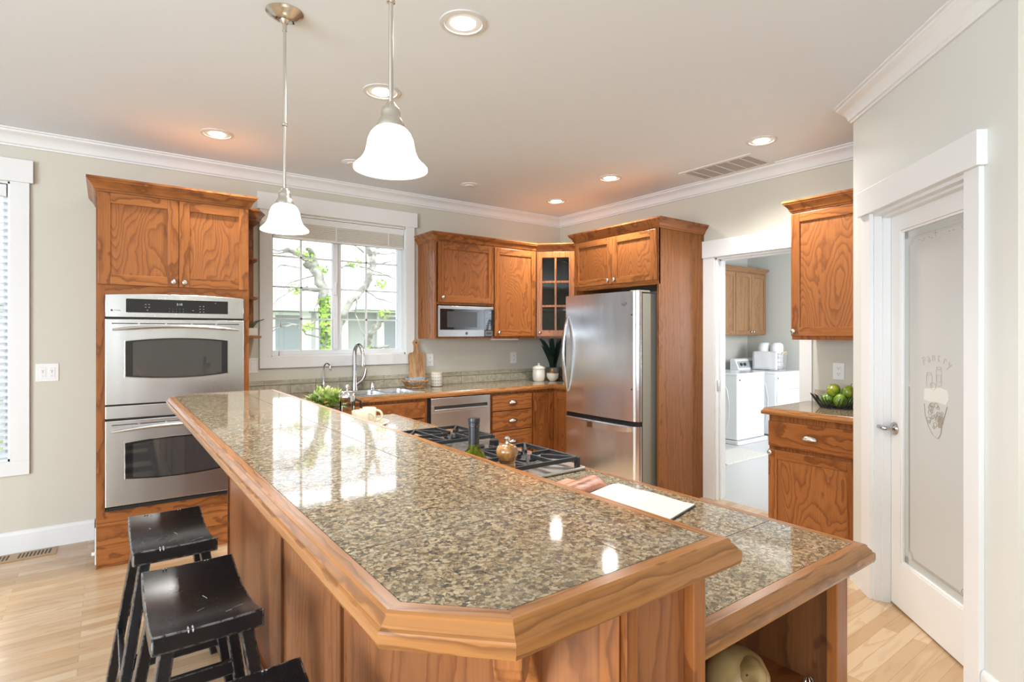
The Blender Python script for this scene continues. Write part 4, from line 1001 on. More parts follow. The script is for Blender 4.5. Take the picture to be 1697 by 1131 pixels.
bm = nb(); FN.box(bm, -3.422, XRW, 0, ZU, -0.008, 0.012); box(bm, XRW-0.008, XRW, YN, YN+0.05, 0, ZU); obj('corner_post', bm, 'oakZ', t, bev=0.002)
bm = nb(); FN.box(bm, -3.551, -3.422, 0, 0.10, -0.008, 0.010); obj('base_board', bm, 'oakX', t)
# curved bracket under the clipped corner
c = (-3.640, -4.080); dv = Vector((-0.74, -0.67)).normalized(); FBk = Fr((c[0], c[1], 0), (dv.x, dv.y, 0), (-dv.y, dv.x, 0))
bm = nb(); FBk.prism(bm, [(0, ZU), (0, 0.84), (0.010, 0.845), (0.018, 0.875), (0.040, 0.910)]+arc(0.125, 0.984-0.055+0.055, 0.030, -150, -10, 8)+[(0.158, 0.985), (0.158, ZU)], -0.019, 0.019); obj('corbel', bm, 'oakZ', t, bev=0.003)
# lower cabinets, cooktop side
LX1 = -2.775
bm = nb()
box(bm, XRW, LX1, -3.96, YFAR, 0.10, 0.872); box(bm, XRW, LX1-0.07, -3.96, YFAR, 0.0, 0.10); obj('cabinet_body', bm, 'oakZ', t)
bm = nb(); box(bm, LX1-0.020, LX1, -4.165, -3.96, 0.0, 0.872); box(bm, XRW+0.001, XRW+0.012, -4.165, -3.96, 0.0, 0.872); obj('side_panel', bm, 'oakin', t)
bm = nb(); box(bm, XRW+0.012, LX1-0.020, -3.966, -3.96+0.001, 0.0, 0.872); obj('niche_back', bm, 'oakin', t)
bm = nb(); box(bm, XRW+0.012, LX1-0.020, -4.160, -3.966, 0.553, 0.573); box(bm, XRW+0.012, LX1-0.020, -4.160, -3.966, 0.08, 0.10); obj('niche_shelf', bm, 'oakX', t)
FN2 = FA(-4.165)
bm = nb(); FN2.box(bm, LX1-0.052, LX1, 0, 0.872, -0.02, 0.004); FN2.box(bm, XRW+0.0005, XRW+0.008, 0, 0.872, -0.02, 0.004); obj('face_stile', bm, 'oakZ', t, bev=0.002)
bm = nb(); FN2.box(bm, XRW+0.008, LX1-0.052, 0.835, 0.872, -0.02, 0.003); FN2.box(bm, XRW+0.008, LX1-0.052, 0.0, 0.10, -0.02, 0.003); obj('face_rail', bm, 'oakX', t, bev=0.002)
FR_ = Fr((LX1, 0, 0), (0, 1, 0), (1, 0, 0))
for a, b in ((-3.93, -3.44), (-3.43, -2.94), (-2.90, -2.43), (-2.42, -1.95)): shaker(t, FR_, a, b, 0.12, 0.66, 0.002); slab_drawer(t, FR_, a, b, 0.68, 0.845, 0.002)

# lower counter
t = thing('island_countertop', 'lower granite tile counter of the island, around the cooktop', 'countertop', (-3.07, -2.9, 0.8735), 'granite tile countertops')
CK = (-3.250, -2.765, -3.300, -2.400)    # cooktop cut-out
bm = nb(); lx0, lx1, ly0, ly1 = XRW+0.001, -2.760, -4.172, -1.610
for r in ((lx0, lx1, ly0, CK[2]+0.02), (lx0, lx1, CK[3]-0.02, ly1), (lx0, CK[0]+0.02, CK[2]+0.02, CK[3]-0.02), (CK[1]-0.02, lx1, CK[2]+0.02, CK[3]-0.02)): box(bm, *r, 0.8735, ZK-0.0105)
obj('substrate', bm, 'grout', t)
bm = nb()
tiles(bm, [lx0, lx1], [ly0, -3.975, -3.365], ZK); tiles(bm, [lx0, lx1], [-2.34, -1.95, ly1], ZK)
for r in ((lx0, lx1, -3.364, CK[2]+0.02), (lx0, lx1, CK[3]-0.02, -2.341), (lx0, CK[0]+0.02, CK[2]+0.021, CK[3]-0.021), (CK[1]-0.02, lx1, CK[2]+0.021, CK[3]-0.021)): box(bm, *r, ZK-0.010, ZK)
obj('granite_tiles', bm, 'granite', t)
lower_top = t
# bar top
t = thing('bar_countertop', 'raised granite tile bar top with oak edge and clipped corners in the foreground', 'countertop', (-3.6, -2.7, 1.0275), 'granite tile countertops')
ZT2 = 1.07; ins = 0.0225
bx0, bx1, by0, by1 = -3.887+ins, -3.343-ins, -4.228+ins, -1.220-ins; cl = 0.095; cf = 0.105
outer = [(bx0+cl, by0), (bx1, by0), (bx1, by1), (bx0+cf, by1), (bx0, by1-cf), (bx0, by0+cl)]
bm = nb(); prism(bm, outer, 'z', 1.0275, ZT2-0.0105); obj('substrate', bm, 'grout', t)
bm = nb(); gx = -3.526; g = 0.0011; ys = [by0, -3.92, -3.31, -2.70, -2.09, -1.48, by1]
for i, (c_, d_) in enumerate(zip(ys, ys[1:])):
    box(bm, gx+g, bx1-g, c_+g, d_-g, ZT2-0.010, ZT2)
    if i == 0: prism(bm, [(bx0+cl+g, c_+g), (gx-g, c_+g), (gx-g, d_-g), (bx0+g, d_-g), (bx0+g, by0+cl+g)], 'z', ZT2-0.010, ZT2)
    elif i == 5: prism(bm, [(bx0+g, c_+g), (gx-g, c_+g), (gx-g, d_-g), (bx0+cf+g, d_-g), (bx0+g, by1-cf-g)], 'z', ZT2-0.010, ZT2)
    else: box(bm, bx0+g, gx-g, c_+g, d_-g, ZT2-0.010, ZT2)
obj('granite_tiles', bm, 'granite', t)
# mitred edge boards, one mesh per side so that the grain follows each board
ROTZ[0] = radians(45)
M['trimD'] = oak('oak_edging_clip', 'X', lite=(0.40, 0.175, 0.053), mid=(0.31, 0.125, 0.034), dark=(0.13, 0.045, 0.012), rings=16, fig=9, stretch=0.035, rough=0.25, coat=0.12)
ROTZ[0] = radians(-45)
M['trimE'] = oak('oak_edging_far_clip', 'X', lite=(0.40, 0.175, 0.053), mid=(0.31, 0.125, 0.034), dark=(0.13, 0.045, 0.012), rings=16, fig=9, stretch=0.035, rough=0.25, coat=0.12)
ROTZ[0] = 0.0
def edge_boards(parent, pts, z, sides):
    n = len(pts); full = nb(); pr = edge_prof(z)
    P = [Vector(p) for p in pts]
    for i, mt in sides:
        a, b_ = P[i], P[(i+1) % n]; pa, pb = P[i-1], P[(i+2) % n]
        def off(p, q, r):
            d1 = (q-p).normalized(); d2 = (r-q).normalized(); n1 = Vector((d1.y, -d1.x)); n2 = Vector((d2.y, -d2.x))
            m = (n1+n2).normalized(); return m/m.dot(n1)
        oa, ob = off(pa, a, b_), off(a, b_, pb)
        bm = nb(); k = len(pr)
        r0 = [bm.verts.new((a.x+oa.x*o, a.y+oa.y*o, zz)) for o, zz in pr]; r1 = [bm.verts.new((b_.x+ob.x*o, b_.y+ob.y*o, zz)) for o, zz in pr]
        for j in range(k): bm.faces.new((r0[j], r0[(j+1) % k], r1[(j+1) % k], r1[j]))
        bm.faces.new(r0[::-1]); bm.faces.new(r1)
        obj('edge_board', bm, mt, parent)
edge_boards(t, outer, ZT2, ((0, 'trimX'), (1, 'trimY'), (2, 'trimX'), (3, 'trimE'), (4, 'trimY'), (5, 'trimD')))

edge_boards(lower_top, [(XRW+0.03, ly0), (lx1, ly0), (lx1, ly1), (XRW+0.03, ly1)], ZK, ((0, 'trimX'), (1, 'trimY'), (2, 'trimX')))

# --- gas cooktop
t = thing('gas_cooktop', 'stainless gas cooktop with black cast-iron grates on the lower island counter', 'cooktop', (-3.0, -2.85, ZK))
bm = nb(); cx0, cx1, cy0, cy1 = CK; prism(bm, rrect(cx0, cx1, cy0, cy1, 0.012), 'z', ZK+0.0005, ZK+0.012); pan = obj('top_pan', bm, plain('cooktop_steel', (0.55, 0.53, 0.49), 0.25, 0.85), t, bev=0.004, seg=3, smooth=True)
bm = nb()
zg0, zg1 = ZK+0.012, ZK+0.047
def grate(y0, y1):
    bm = nb(); x0, x1 = cx0+0.02, cx1-0.025; r = 0.0075; zt = zg1
    def bar(p, q, h=0.014, w=0.011):
        p, q = Vector((p[0], p[1])), Vector((q[0], q[1])); d = (q-p).normalized(); nn = Vector((-d.y, d.x))*(w/2); nt_ = Vector((-d.y, d.x))*(w/2.6)
        poly_solid(bm, [(p.x+nn.x, p.y+nn.y, zt-h), (p.x-nn.x, p.y-nn.y, zt-h), (q.x-nn.x, q.y-nn.y, zt-h), (q.x+nn.x, q.y+nn.y, zt-h)],
                   [(p.x+nt_.x, p.y+nt_.y, zt), (p.x-nt_.x, p.y-nt_.y, zt), (q.x-nt_.x, q.y-nt_.y, zt), (q.x+nt_.x, q.y+nt_.y, zt)])
    bar((x0, y0), (x1, y0)); bar((x0, y1), (x1, y1)); bar((x0, y0), (x0, y1)); bar((x1, y0), (x1, y1)); xm = (x0+x1)/2; bar((xm, y0), (xm, y1))
    ym = (y0+y1)/2
    for xa, xb in ((x0, xm), (xm, x1)):
        cxx = (xa+xb)/2
        for (px, py) in ((xa, ym), (xb, ym), (cxx, y0), (cxx, y1)):
            d = Vector((cxx-px, ym-py)); L = d.length; d.normalize(); bar((px, py), (px+d.x*(L-0.028), py+d.y*(L-0.028)))
        for (px, py) in ((xa, y0), (xb, y1), (xa, y1), (xb, y0)):
            d = Vector((cxx-px, ym-py)); L = d.length; d.normalize(); bar((px, py), (px+d.x*(L-0.055), py+d.y*(L-0.055)))
    for px in (x0, x1):
        for py in (y0, y1): box(bm, px-0.008, px+0.008, py-0.008, py+0.008, zg0-0.0005, zt-0.003)
    obj('grate', bm, 'iron', t, bev=0.0012)
    for cxx in ((x0+xm)/2, (xm+x1)/2):
        bm = nb(); lathe(bm, [(0, 0), (0.058, 0), (0.055, 0.004), (0.040, 0.006), (0.040, 0.010), (0, 0.010)], (cxx, ym, zg0-0.0005), 24); bn = obj('burner', bm, pan.data.materials[0], t, smooth=True)
        bm = nb(); lathe(bm, [(0, 0.010), (0.036, 0.010), (0.042, 0.013), (0.042, 0.018), (0.036, 0.021), (0, 0.022)], (cxx, ym, zg0-0.0005), 24); obj('burner_cap', bm, 'iron', bn, smooth=True)
grate(cy0+0.025, cy0+0.335); grate(cy1-0.335, cy1-0.025)
for k in range(4):
    kx, ky = cx0+0.06+k*0.118, (cy0+cy1)/2
    bm = nb(); lathe(bm, [(0, 0), (0.024, 0), (0.0235, 0.006), (0.021, 0.008), (0.0205, 0.030), (0.018, 0.033), (0, 0.033)], (kx, ky+(0.035 if k % 2 else -0.035), zg0-0.0005), 20); obj('control_knob', bm, 'black', t, smooth=True)

# ------------------------------------------------------------------ bar stools
def make_stool():
    t = thing('bar_stool', 'black saddle-seat bar stool nearest the oven cabinet, worn white along its edges', 'stool', (-3.955, -2.255, 0), 'bar stools')
    cx, cy = -3.955, -2.255; hx, hy = 0.128, 0.232; n = 16; zt = lambda s: 0.622+0.040*abs(s)**2.2
    bm = nb(); top = []; bot = []
    m = 8
    for j in range(n+1):
        s = -1+2*j/n
        top.append([bm.verts.new((cx-hx+2*hx*i/m, cy+hy*s, zt(s)+0.003*(2*i/m-1)**2)) for i in range(m+1)])
        bot.append([bm.verts.new((cx-hx+2*hx*i/m, cy+hy*s, zt(s)-(0.046 if abs(s) > 0.55 else 0.040))) for i in range(m+1)])
    for j in range(n):
        for i in range(m):
            bm.faces.new((top[j][i], top[j][i+1], top[j+1][i+1], top[j+1][i])); bm.faces.new((bot[j][i], bot[j+1][i], bot[j+1][i+1], bot[j][i+1]))
        bm.faces.new((top[j][0], top[j+1][0], bot[j+1][0], bot[j][0])); bm.faces.new((top[j][m], bot[j][m], bot[j+1][m], top[j+1][m]))
    for i in range(m):
        bm.faces.new((top[0][i], bot[0][i], bot[0][i+1], top[0][i+1])); bm.faces.new((top[n][i], top[n][i+1], bot[n][i+1], bot[n][i]))
    seat = obj('seat', bm, 'stool', t, bev=0.004, seg=3, smooth=True, ang=40)
    random.seed(11); bm = nb()
    for sy, xs in ((-1, (-0.050, -0.040)), (1, (-0.07, -0.062, 0.045, 0.053))):
        for x in xs:
            y = cy+sy*hy; z = zt(1)+0.001; w = random.uniform(0.0014, 0.0022)
            poly_solid(bm, [(cx+x-w, y-sy*0.010, z), (cx+x+w, y-sy*0.012, z), (cx+x+w*1.3, y+sy*0.0002, z-0.003), (cx+x-w, y+sy*0.0002, z-0.003)],
                       [(cx+x-w*.3, y-sy*0.012, z+0.0012), (cx+x+w*.3, y-sy*0.014, z+0.0012), (cx+x+w*1.0, y+sy*0.0008, z-0.009), (cx+x, y+sy*0.0008, z-0.011)])
    for y, x in ((-0.05, -0.0), (0.03, 0.02), (-0.12, 0.06), (-0.10, 0.085), (0.12, -0.06)):
        a = random.uniform(0, 3); d = Vector((cos(a), sin(a), 0))*random.uniform(0.005, 0.016); zz = zt(y/hy)+0.0012
        tube(bm, [Vector((cx+x, cy+y, zz))-d, Vector((cx+x, cy+y, zz+0.0002))+d], 0.0006, 4)
    obj('paint_chips', bm, 'chip', seat)
    zl = 0.600
    tops = {}; 
    for sx in (-1, 1):
        for sy in (-1, 1):
            a = Vector((cx+sx*0.090, cy+sy*0.172, zl+0.018)); b = Vector((cx+sx*0.185, cy+sy*0.265, 0.0)); tops[(sx, sy)] = (a, b)
            bm = nb(); ux, uy = 0.0165, 0.026
            poly_solid(bm, [(b.x-ux, b.y-uy, 0), (b.x+ux, b.y-uy, 0), (b.x+ux, b.y+uy, 0), (b.x-ux, b.y+uy, 0)], [(a.x-ux, a.y-uy, a.z), (a.x+ux, a.y-uy, a.z), (a.x+ux, a.y+uy, a.z), (a.x-ux, a.y+uy, a.z)])
            obj('leg', bm, 'stoolleg', t, bev=0.003)
    def at(k, z): a, b = tops[k]; s = (a.z-z)/a.z; return a+(b-a)*s
    def bar(k1, k2, z, h, w, nm='stretcher'):
        p, q = at(k1, z), at(k2, z); d = (q-p); d.z = 0; d.normalize(); nn = Vector((-d.y, d.x, 0))*w; v = Vector((0, 0, h))
        bm = nb(); poly_solid(bm, [p-nn-v, p+nn-v, q+nn-v, q-nn-v], [p-nn+v, p+nn+v, q+nn+v, q-nn+v]); obj(nm, bm, 'stoolleg', t, bev=0.002)
    for sx in (-1, 1): bar((sx, -1), (sx, 1), 0.21, 0.022, 0.010)
    for sy in (-1, 1): bar((-1, sy), (1, sy), 0.29, 0.022, 0.010)
    return t
st = make_stool()
dup(st, (-3.940, -2.915, 0), 'black saddle-seat bar stool in the middle of the row along the island')
dup(st, (-3.925, -3.665, 0), 'black saddle-seat bar stool cut off by the bottom edge of the picture')

# ------------------------------------------------------------------ ceiling
def pendant(y, label):
    x = -3.572; t = thing('pendant_lamp', label, 'pendant lamp', (x, y, HC), 'pendant lamps'); z = 1.817
    bm = nb(); lathe(bm, [(0, 0), (0.072, 0), (0.072, -0.003), (0.064, -0.008), (0.060, -0.010), (0.050, -0.020), (0.034, -0.028), (0.026, -0.031), (0.020, -0.032), (0.016, -0.040), (0.008, -0.048), (0, -0.048)], (x, y, HC), 36); cn = obj('canopy', bm, 'nickel', t, smooth=True, ang=40)
    bm = nb()
    for s in (-1, 1): lathe(bm, [(0, 0), (0.003, 0), (0.004, -0.007), (0, -0.008)], (x+s*0.034, y, HC-0.028), 10)
    obj('canopy_screw', bm, 'steeld', cn)
    bm = nb(); tube(bm, [(x, y, HC-0.045), (x, y, HC-0.075)], 0.0085, 14); tube(bm, [(x, y, HC-0.07), (x, y, z+0.17)], 0.0060, 12); lathe(bm, [(0.006, 0), (0.011, 0.003), (0.011, 0.006), (0.008, 0.008), (0.011, 0.011), (0.011, 0.014), (0.006, 0.017)], (x, y, 2.24), 14); obj('rod', bm, 'nickel', t, smooth=True, ang=40)
    bm = nb(); lathe(bm, [(0, 0.172), (0.010, 0.172), (0.014, 0.164), (0.022, 0.156), (0.0245, 0.146), (0.024, 0.135), (0.029, 0.128), (0.034, 0.118), (0.036, 0.111), (0.036, 0.107), (0, 0.107)], (x, y, z), 28); obj('socket_cup', bm, 'nickel', t, smooth=True, ang=40)
    bm = nb(); outer_ = [(0.031, 0.108), (0.040, 0.104), (0.050, 0.093), (0.057, 0.077), (0.060, 0.060), (0.063, 0.046), (0.069, 0.032), (0.078, 0.020), (0.087, 0.012), (0.0925, 0.006), (0.0925, 0.001), (0.090, 0.0)]
    lathe(bm, outer_+[(r-0.003, h+0.001) for r, h in outer_[::-1]], (x, y, z), 40, cap=False); obj('lamp_shade', bm, 'shade', t, smooth=True, ang=60)
    d = bpy.data.lights.new('pendant_bulb', 'POINT'); d.energy = 9; d.color = WARM; d.shadow_soft_size = 0.03
    l = bpy.data.objects.new('pendant_bulb', d); COL.objects.link(l); l.location = (x, y, z+0.035)
pendant(-2.392, 'nickel pendant lamp with a glass bell shade, hanging farther away, in front of the window')
pendant(-3.424, 'larger-looking pendant lamp with a glass bell shade, nearest the camera')
cans = [(-2.952, -2.757, 'recessed ceiling light nearest the camera, at the top centre of the picture'), (-2.962, -1.937, 'recessed ceiling light behind the near pendant rod'), (-3.571, -0.714, 'recessed ceiling light in front of the oven cabinet'),
        (-0.609, -2.737, 'recessed ceiling light beside the ceiling air vent'), (-0.775, -1.513, 'recessed ceiling light in front of the refrigerator cabinet'), (-0.609, -0.640, 'recessed ceiling light nearest the room corner')]
first = None
for x, y, lab in cans:
    t = thing('recessed_light', lab, 'ceiling light', (x, y, HC), 'recessed ceiling lights')
    bm = nb(); lathe(bm, [(0.098, 0), (0.098, -0.004), (0.080, -0.006), (0.079, -0.001), (0.079, 0.0)], (x, y, HC), 40, cap=False); obj('trim_ring', bm, plain('light_trim', (0.66, 0.65, 0.62), 0.5), t, smooth=True, ang=50)
    bm = nb(); lathe(bm, [(0.0795, 0.0), (0.072, -0.0005), (0.055, -0.0022), (0.050, -0.0018)], (x, y, HC-0.001), 40, cap=False); obj('baffle', bm, 'enamel', t, smooth=True)
    bm = nb(); lathe(bm, [(0.051, 0.0004), (0.044, -0.005), (0.028, -0.009), (0, -0.011)], (x, y, HC-0.0024), 32, cap=False); obj('lens', bm, 'bulb', t)
    d = bpy.data.lights.new('can_light', 'SPOT'); d.energy = 92; d.color = WARM; d.spot_size = radians(150); d.spot_blend = 0.9; d.shadow_soft_size = 0.05
    l = bpy.data.objects.new('can_light', d); COL.objects.link(l); l.location = (x, y, HC-0.075)
# flat round ceiling sensors
for x, y, lab in ((-1.602, -0.640, 'small white round sensor on the ceiling in front of the sink window'), (-2.650, -0.650, 'small white round sensor on the ceiling, half hidden behind the near pendant shade')):
    t = thing('ceiling_sensor', lab, 'ceiling sensor', (x, y, HC), 'ceiling sensors')
    bm = nb(); lathe(bm, [(0, 0), (0.078, 0), (0.078, -0.003), (0.060, -0.008), (0, -0.008)], (x, y, HC), 36); obj('housing', bm, 'enamel', t, smooth=True, ang=40)
    bm = nb(); lathe(bm, [(0.038, -0.008), (0.036, -0.014), (0, -0.015)], (x, y, HC), 24, cap=False); obj('lens', bm, 'vent', t, smooth=True)
t = thing('ceiling_vent', 'white rectangular air vent grille in the ceiling above the laundry doorway', 'vent', (-0.25, -2.24, HC))
vx0, vx1, vy0, vy1 = -0.43, -0.085, -2.55, -1.935
bm = nb()
for r in ((vx0, vx0+0.035, vy0, vy1), (vx1-0.035, vx1, vy0, vy1), (vx0+0.035, vx1-0.035, vy0, vy0+0.035), (vx0+0.035, vx1-0.035, vy1-0.035, vy1)): box(bm, *r, HC-0.007, HC)
for k in range(1, 6): y = vy0+(vy1-vy0)*k/6; box(bm, vx0+0.035, vx1-0.035, y-0.004, y+0.004, HC-0.008, HC)
obj('frame', bm, 'vent', t, bev=0.001)
bm = nb(); box(bm, vx0+0.03, vx1-0.03, vy0+0.03, vy1-0.03, HC-0.0015, HC); obj('backing', bm, 'ventd', t)
bm = nb()
for k in range(15):
    x = vx0+0.045+k*0.0182; box(bm, x, x+0.008, vy0+0.035, vy1-0.035, HC-0.005, HC-0.002)
obj('louvres', bm, 'ventd', t)

# floor register
t = thing('floor_register', 'brown slotted floor register beside the baseboard under the left window', 'floor register', (-4.75, -0.10, 0.0))
bm = nb(); box(bm, -5.05, -4.408, -0.175, -0.032, 0.0, 0.006); obj('plate', bm, plain('register_wood', (0.40, 0.25, 0.12), 0.35), t, bev=0.002)
bm = nb()
for k in range(30):
    if k in (9, 10, 20, 21): continue
    x = -4.45-k*0.0185; prism(bm, [(x, -0.150), (x+0.009, -0.150), (x+0.009+0.006, -0.060), (x+0.006, -0.060)], 'z', 0.0055, 0.0066)
obj('slots', bm, 'slot', t)

# ------------------------------------------------------------------ plates on the walls
def outlet(fr, u, v, w, label, h=0.118, wd=0.076):
    p = fr.p(u, v-h/2, w); t = thing('wall_outlet', label, 'outlet', p, 'wall outlets')
    bm = nb(); fr.box(bm, u-wd/2, u+wd/2, v-h/2, v+h/2, w, w+0.005); obj('plate', bm, 'white', t, bev=0.002)
    for s in (-1, 1):
        bm = nb(); fr.prism(bm, rrect(u-0.017, u+0.017, v+s*0.021-0.014, v+s*0.021+0.014, 0.009), w+0.004, w+0.0065); r = obj('receptacle', bm, 'white', t)
        bm = nb(); fr.box(bm, u-0.008, u-0.0055, v+s*0.021-0.001, v+s*0.021+0.008, w+0.006, w+0.0068); fr.box(bm, u+0.0055, u+0.008, v+s*0.021-0.001, v+s*0.021+0.007, w+0.006, w+0.0068); lathe(bm, [(0, 0), (0.0026, 0), (0.0026, 0.0004), (0, 0.0004)], fr.p(u, v+s*0.021-0.007, w+0.0065), 8, fr.w); obj('slots', bm, 'slot', r)
def switch(fr, u, v, w, n, label, toggles=False):
    wd = 0.07+0.046*(n-1); h = 0.117; t = thing('light_switch', label, 'light switch', fr.p(u, v-h/2, w))
    bm = nb(); fr.box(bm, u-wd/2, u+wd/2, v-h/2, v+h/2, w, w+0.005); obj('plate', bm, 'white', t, bev=0.002)
    for k in range(n):
        uu = u+(k-(n-1)/2)*0.046
        bm = nb(); fr.box(bm, uu-0.016, uu+0.016, v-0.033, v+0.033, w+0.004, w+0.0065); r = obj('rocker', bm, 'white', t, bev=0.002)
        if toggles:
            bm = nb(); fr.box(bm, uu-0.009, uu+0.009, v+0.012, v+0.0145, w+0.006, w+0.0072); fr.box(bm, uu-0.002, uu+0.002, v-0.004, v+0.012, w+0.006, w+0.0085); fr.box(bm, uu-0.005, uu+0.005, v-0.024, v-0.0215, w+0.006, w+0.007); obj('slide_mark', bm, 'greyp', r)
F = FA(0)
switch(F, -4.462, 1.149, 0, 2, 'white double light switch on the beige wall left of the oven cabinet', True)
switch(F, -3.214, 1.151, 0, 1, 'white single rocker switch between the oven cabinet and the sink window')
outlet(F, -1.650, 1.153, 0, 'white wall outlet beside the wooden cutting board')
outlet(F, -0.655, 1.151, 0, 'white wall outlet under the wall cabinets, nearest the room corner')
outlet(FB(0), 2.962, 1.140, 0, 'white wall outlet above the basket of green fruit')

# ------------------------------------------------------------------ sink and faucets
t = thing('kitchen_sink', 'stainless two-bowl drop-in kitchen sink under the window', 'sink', (-2.41, -0.30, 0.914))
bm = nb(); zr = ZK+0.004; x0, x1, y0, y1 = -2.815, -1.995, -0.560, -0.060; xm = -2.28
bowls = ((x0+0.03, xm-0.015, y0+0.03, y1-0.085, 0.19), (xm+0.015, x1-0.03, y0+0.03, y1-0.085, 0.17))
for r in ((x0, x1, y0, y0+0.03), (x0, x1, y1-0.085, y1), (x0, x0+0.03, y0+0.03, y1-0.085), (x1-0.03, x1, y0+0.03, y1-0.085), (xm-0.015, xm+0.015, y0+0.03, y1-0.085)): box(bm, *r, ZK+0.0005, zr)
obj('rim', bm, 'steelX', t, bev=0.0015)
for a, b_, c_, d_, dp in bowls:
    bm = nb(); r1 = rrect(a, b_, c_, d_, 0.05); r2 = rrect(a+0.012, b_-0.012, c_+0.012, d_-0.012, 0.045)
    A = [bm.verts.new((p[0], p[1], ZK+0.001)) for p in r1]; B = [bm.verts.new((p[0], p[1], ZK-dp)) for p in r2]
    sq = [(a, c_), (b_, c_), (b_, d_), (a, d_)]
    for i in range(len(A)): bm.faces.new((A[i], A[(i+1) % len(A)], B[(i+1) % len(A)], B[i]))
    bm.faces.new(B)
    # corner webs between the square opening in the rim and the rounded bowl
    nn = len(A)//4
    for q, cnr in enumerate(((b_, c_), (b_, d_), (a, d_), (a, c_))):
        cv = bm.verts.new((cnr[0], cnr[1], ZK+0.001)); seg = A[q*nn:(q+1)*nn]
        for s0, s1 in zip(seg, seg[1:]): bm.faces.new((cv, s0, s1))
    obj('bowl', bm, 'steelX', t, smooth=True, ang=40)
# pull-down faucet
t = thing('kitchen_faucet', 'tall stainless pull-down faucet with a side lever behind the sink', 'faucet', (-2.425, -0.095, zr))
fx, fy = -2.425, -0.095
bm = nb(); lathe(bm, [(0, 0), (0.029, 0), (0.029, 0.004), (0.026, 0.020), (0.023, 0.07), (0.0195, 0.13), (0.0165, 0.19), (0, 0.19)], (fx, fy, zr), 20); obj('body', bm, 'faucet', t, smooth=True, ang=50)
bm = nb(); pts = smoothpath([(fx, fy, zr+0.17), (fx, fy, zr+0.31), (fx+0.004, fy-0.012, zr+0.365), (fx+0.012, fy-0.045, zr+0.393), (fx+0.022, fy-0.085, zr+0.375), (fx+0.028, fy-0.108, zr+0.325), (fx+0.029, fy-0.112, zr+0.30)], 6)
tube(bm, pts, [0.0185-0.0035*min(1, k/14) for k in range(len(pts))], 14); obj('spout', bm, 'faucet', t, smooth=True, ang=60)
bm = nb(); lathe(bm, [(0.013, 0.31), (0.0155, 0.29), (0.019, 0.235), (0.021, 0.215), (0.019, 0.205), (0, 0.205)], (fx+0.030, fy-0.115, zr), 18); obj('spray_head', bm, 'nickel', t, smooth=True, ang=50)
bm = nb(); pts = smoothpath([(fx+0.005, fy, zr+0.040), (fx+0.030, fy-0.008, zr+0.060), (fx+0.058, fy-0.018, zr+0.085), (fx+0.078, fy-0.026, zr+0.125), (fx+0.090, fy-0.030, zr+0.185)], 5)
tube(bm, pts, [0.023-0.012*k/(len(pts)-1) for k in range(len(pts))], 12); obj('lever', bm, 'faucet', t, smooth=True, ang=60)
t = thing('filtered_water_faucet', 'slim stainless gooseneck water faucet left of the main faucet', 'faucet', (-2.69, -0.095, zr))
fx, fy = -2.69, -0.095
bm = nb(); lathe(bm, [(0, 0), (0.016, 0), (0.015, 0.01), (0.009, 0.02), (0.0085, 0.10), (0, 0.10)], (fx, fy, zr), 14); obj('body', bm, 'faucet', t, smooth=True, ang=50)
bm = nb(); pts = smoothpath([(fx, fy, zr+0.09), (fx, fy, zr+0.19), (fx+0.006, fy-0.012, zr+0.228), (fx+0.018, fy-0.036, zr+0.240), (fx+0.030, fy-0.060, zr+0.222), (fx+0.033, fy-0.066, zr+0.198)], 6)
tube(bm, pts, 0.0062, 12); obj('spout', bm, 'faucet', t, smooth=True)
bm = nb(); lathe(bm, [(0, 0), (0.008, 0), (0.009, 0.02), (0, 0.022)], (fx+0.0335, fy-0.067, zr+0.176), 12); obj('nozzle', bm, 'faucet', t, smooth=True, ang=50)
bm = nb(); tube(bm, [(fx-0.004, fy-0.004, zr+0.055), (fx-0.03, fy-0.02, zr+0.062)], 0.004, 8); obj('tap_lever', bm, 'faucet', t)
bm = nb(); lathe(bm, [(0, 0), (0.024, 0), (0.024, 0.004), (0.0185, 0.008), (0.0185, 0.055), (0.014, 0.062), (0, 0.063)], (-2.268, -0.098, zr), 20)
solo('air_gap_cap', bm, 'chrome', 'short chrome cylinder on the sink deck right of the faucet', 'sink fitting', smooth=True, ang=40)

# ------------------------------------------------------------------ things on the sink counter
zc = ZK+0.0005
t = thing('cutting_board', 'wooden cutting board with a handle leaning on the wall beside the outlet', 'cutting board', (-1.812, -0.05, zc))
# board leans back: bottom at y=-0.065, top at the wall
FT = Fr((-1.812, -0.060, 0), (1, 0, 0), (0, -1, 0)); tilt = 0.038
def lean(fr_pts, w0, w1, bm):
    L = 0.45
    f = lambda u, v, w: Vector((-1.812+u, -0.052-w+tilt*(v/L), zc+v))
    poly_solid(bm, [f(u, v, w0) for u, v in fr_pts], [f(u, v, w1) for u, v in fr_pts])
bm = nb(); bodyp = [(-0.082, 0.075), (0, 0.060), (0.082, 0.085)]+arc(0.052, 0.285, 0.030, 0, 90, 6)+[(0.030, 0.318), (0.024, 0.335), (0.022, 0.385)]+arc(0, 0.405, 0.031, -30, 210, 12)+[(-0.022, 0.385), (-0.024, 0.335), (-0.030, 0.318)]+arc(-0.052, 0.285, 0.030, 90, 180, 6)
lean(bodyp, 0, 0.017, bm); obj('board', bm, 'board', t, bev=0.002)
bm = nb(); lean([(-0.082, 0.0), (0.082, 0.0), (0.082, 0.0845), (0, 0.0595), (-0.082, 0.0745)], 0, 0.017, bm); obj('maple_tip', bm, 'boardl', t, bev=0.002)
bm = nb(); lean(arc(0, 0.407, 0.009, 0, 330, 11), 0.0172, 0.0178, bm); obj('hanging_hole', bm, 'slot', t)

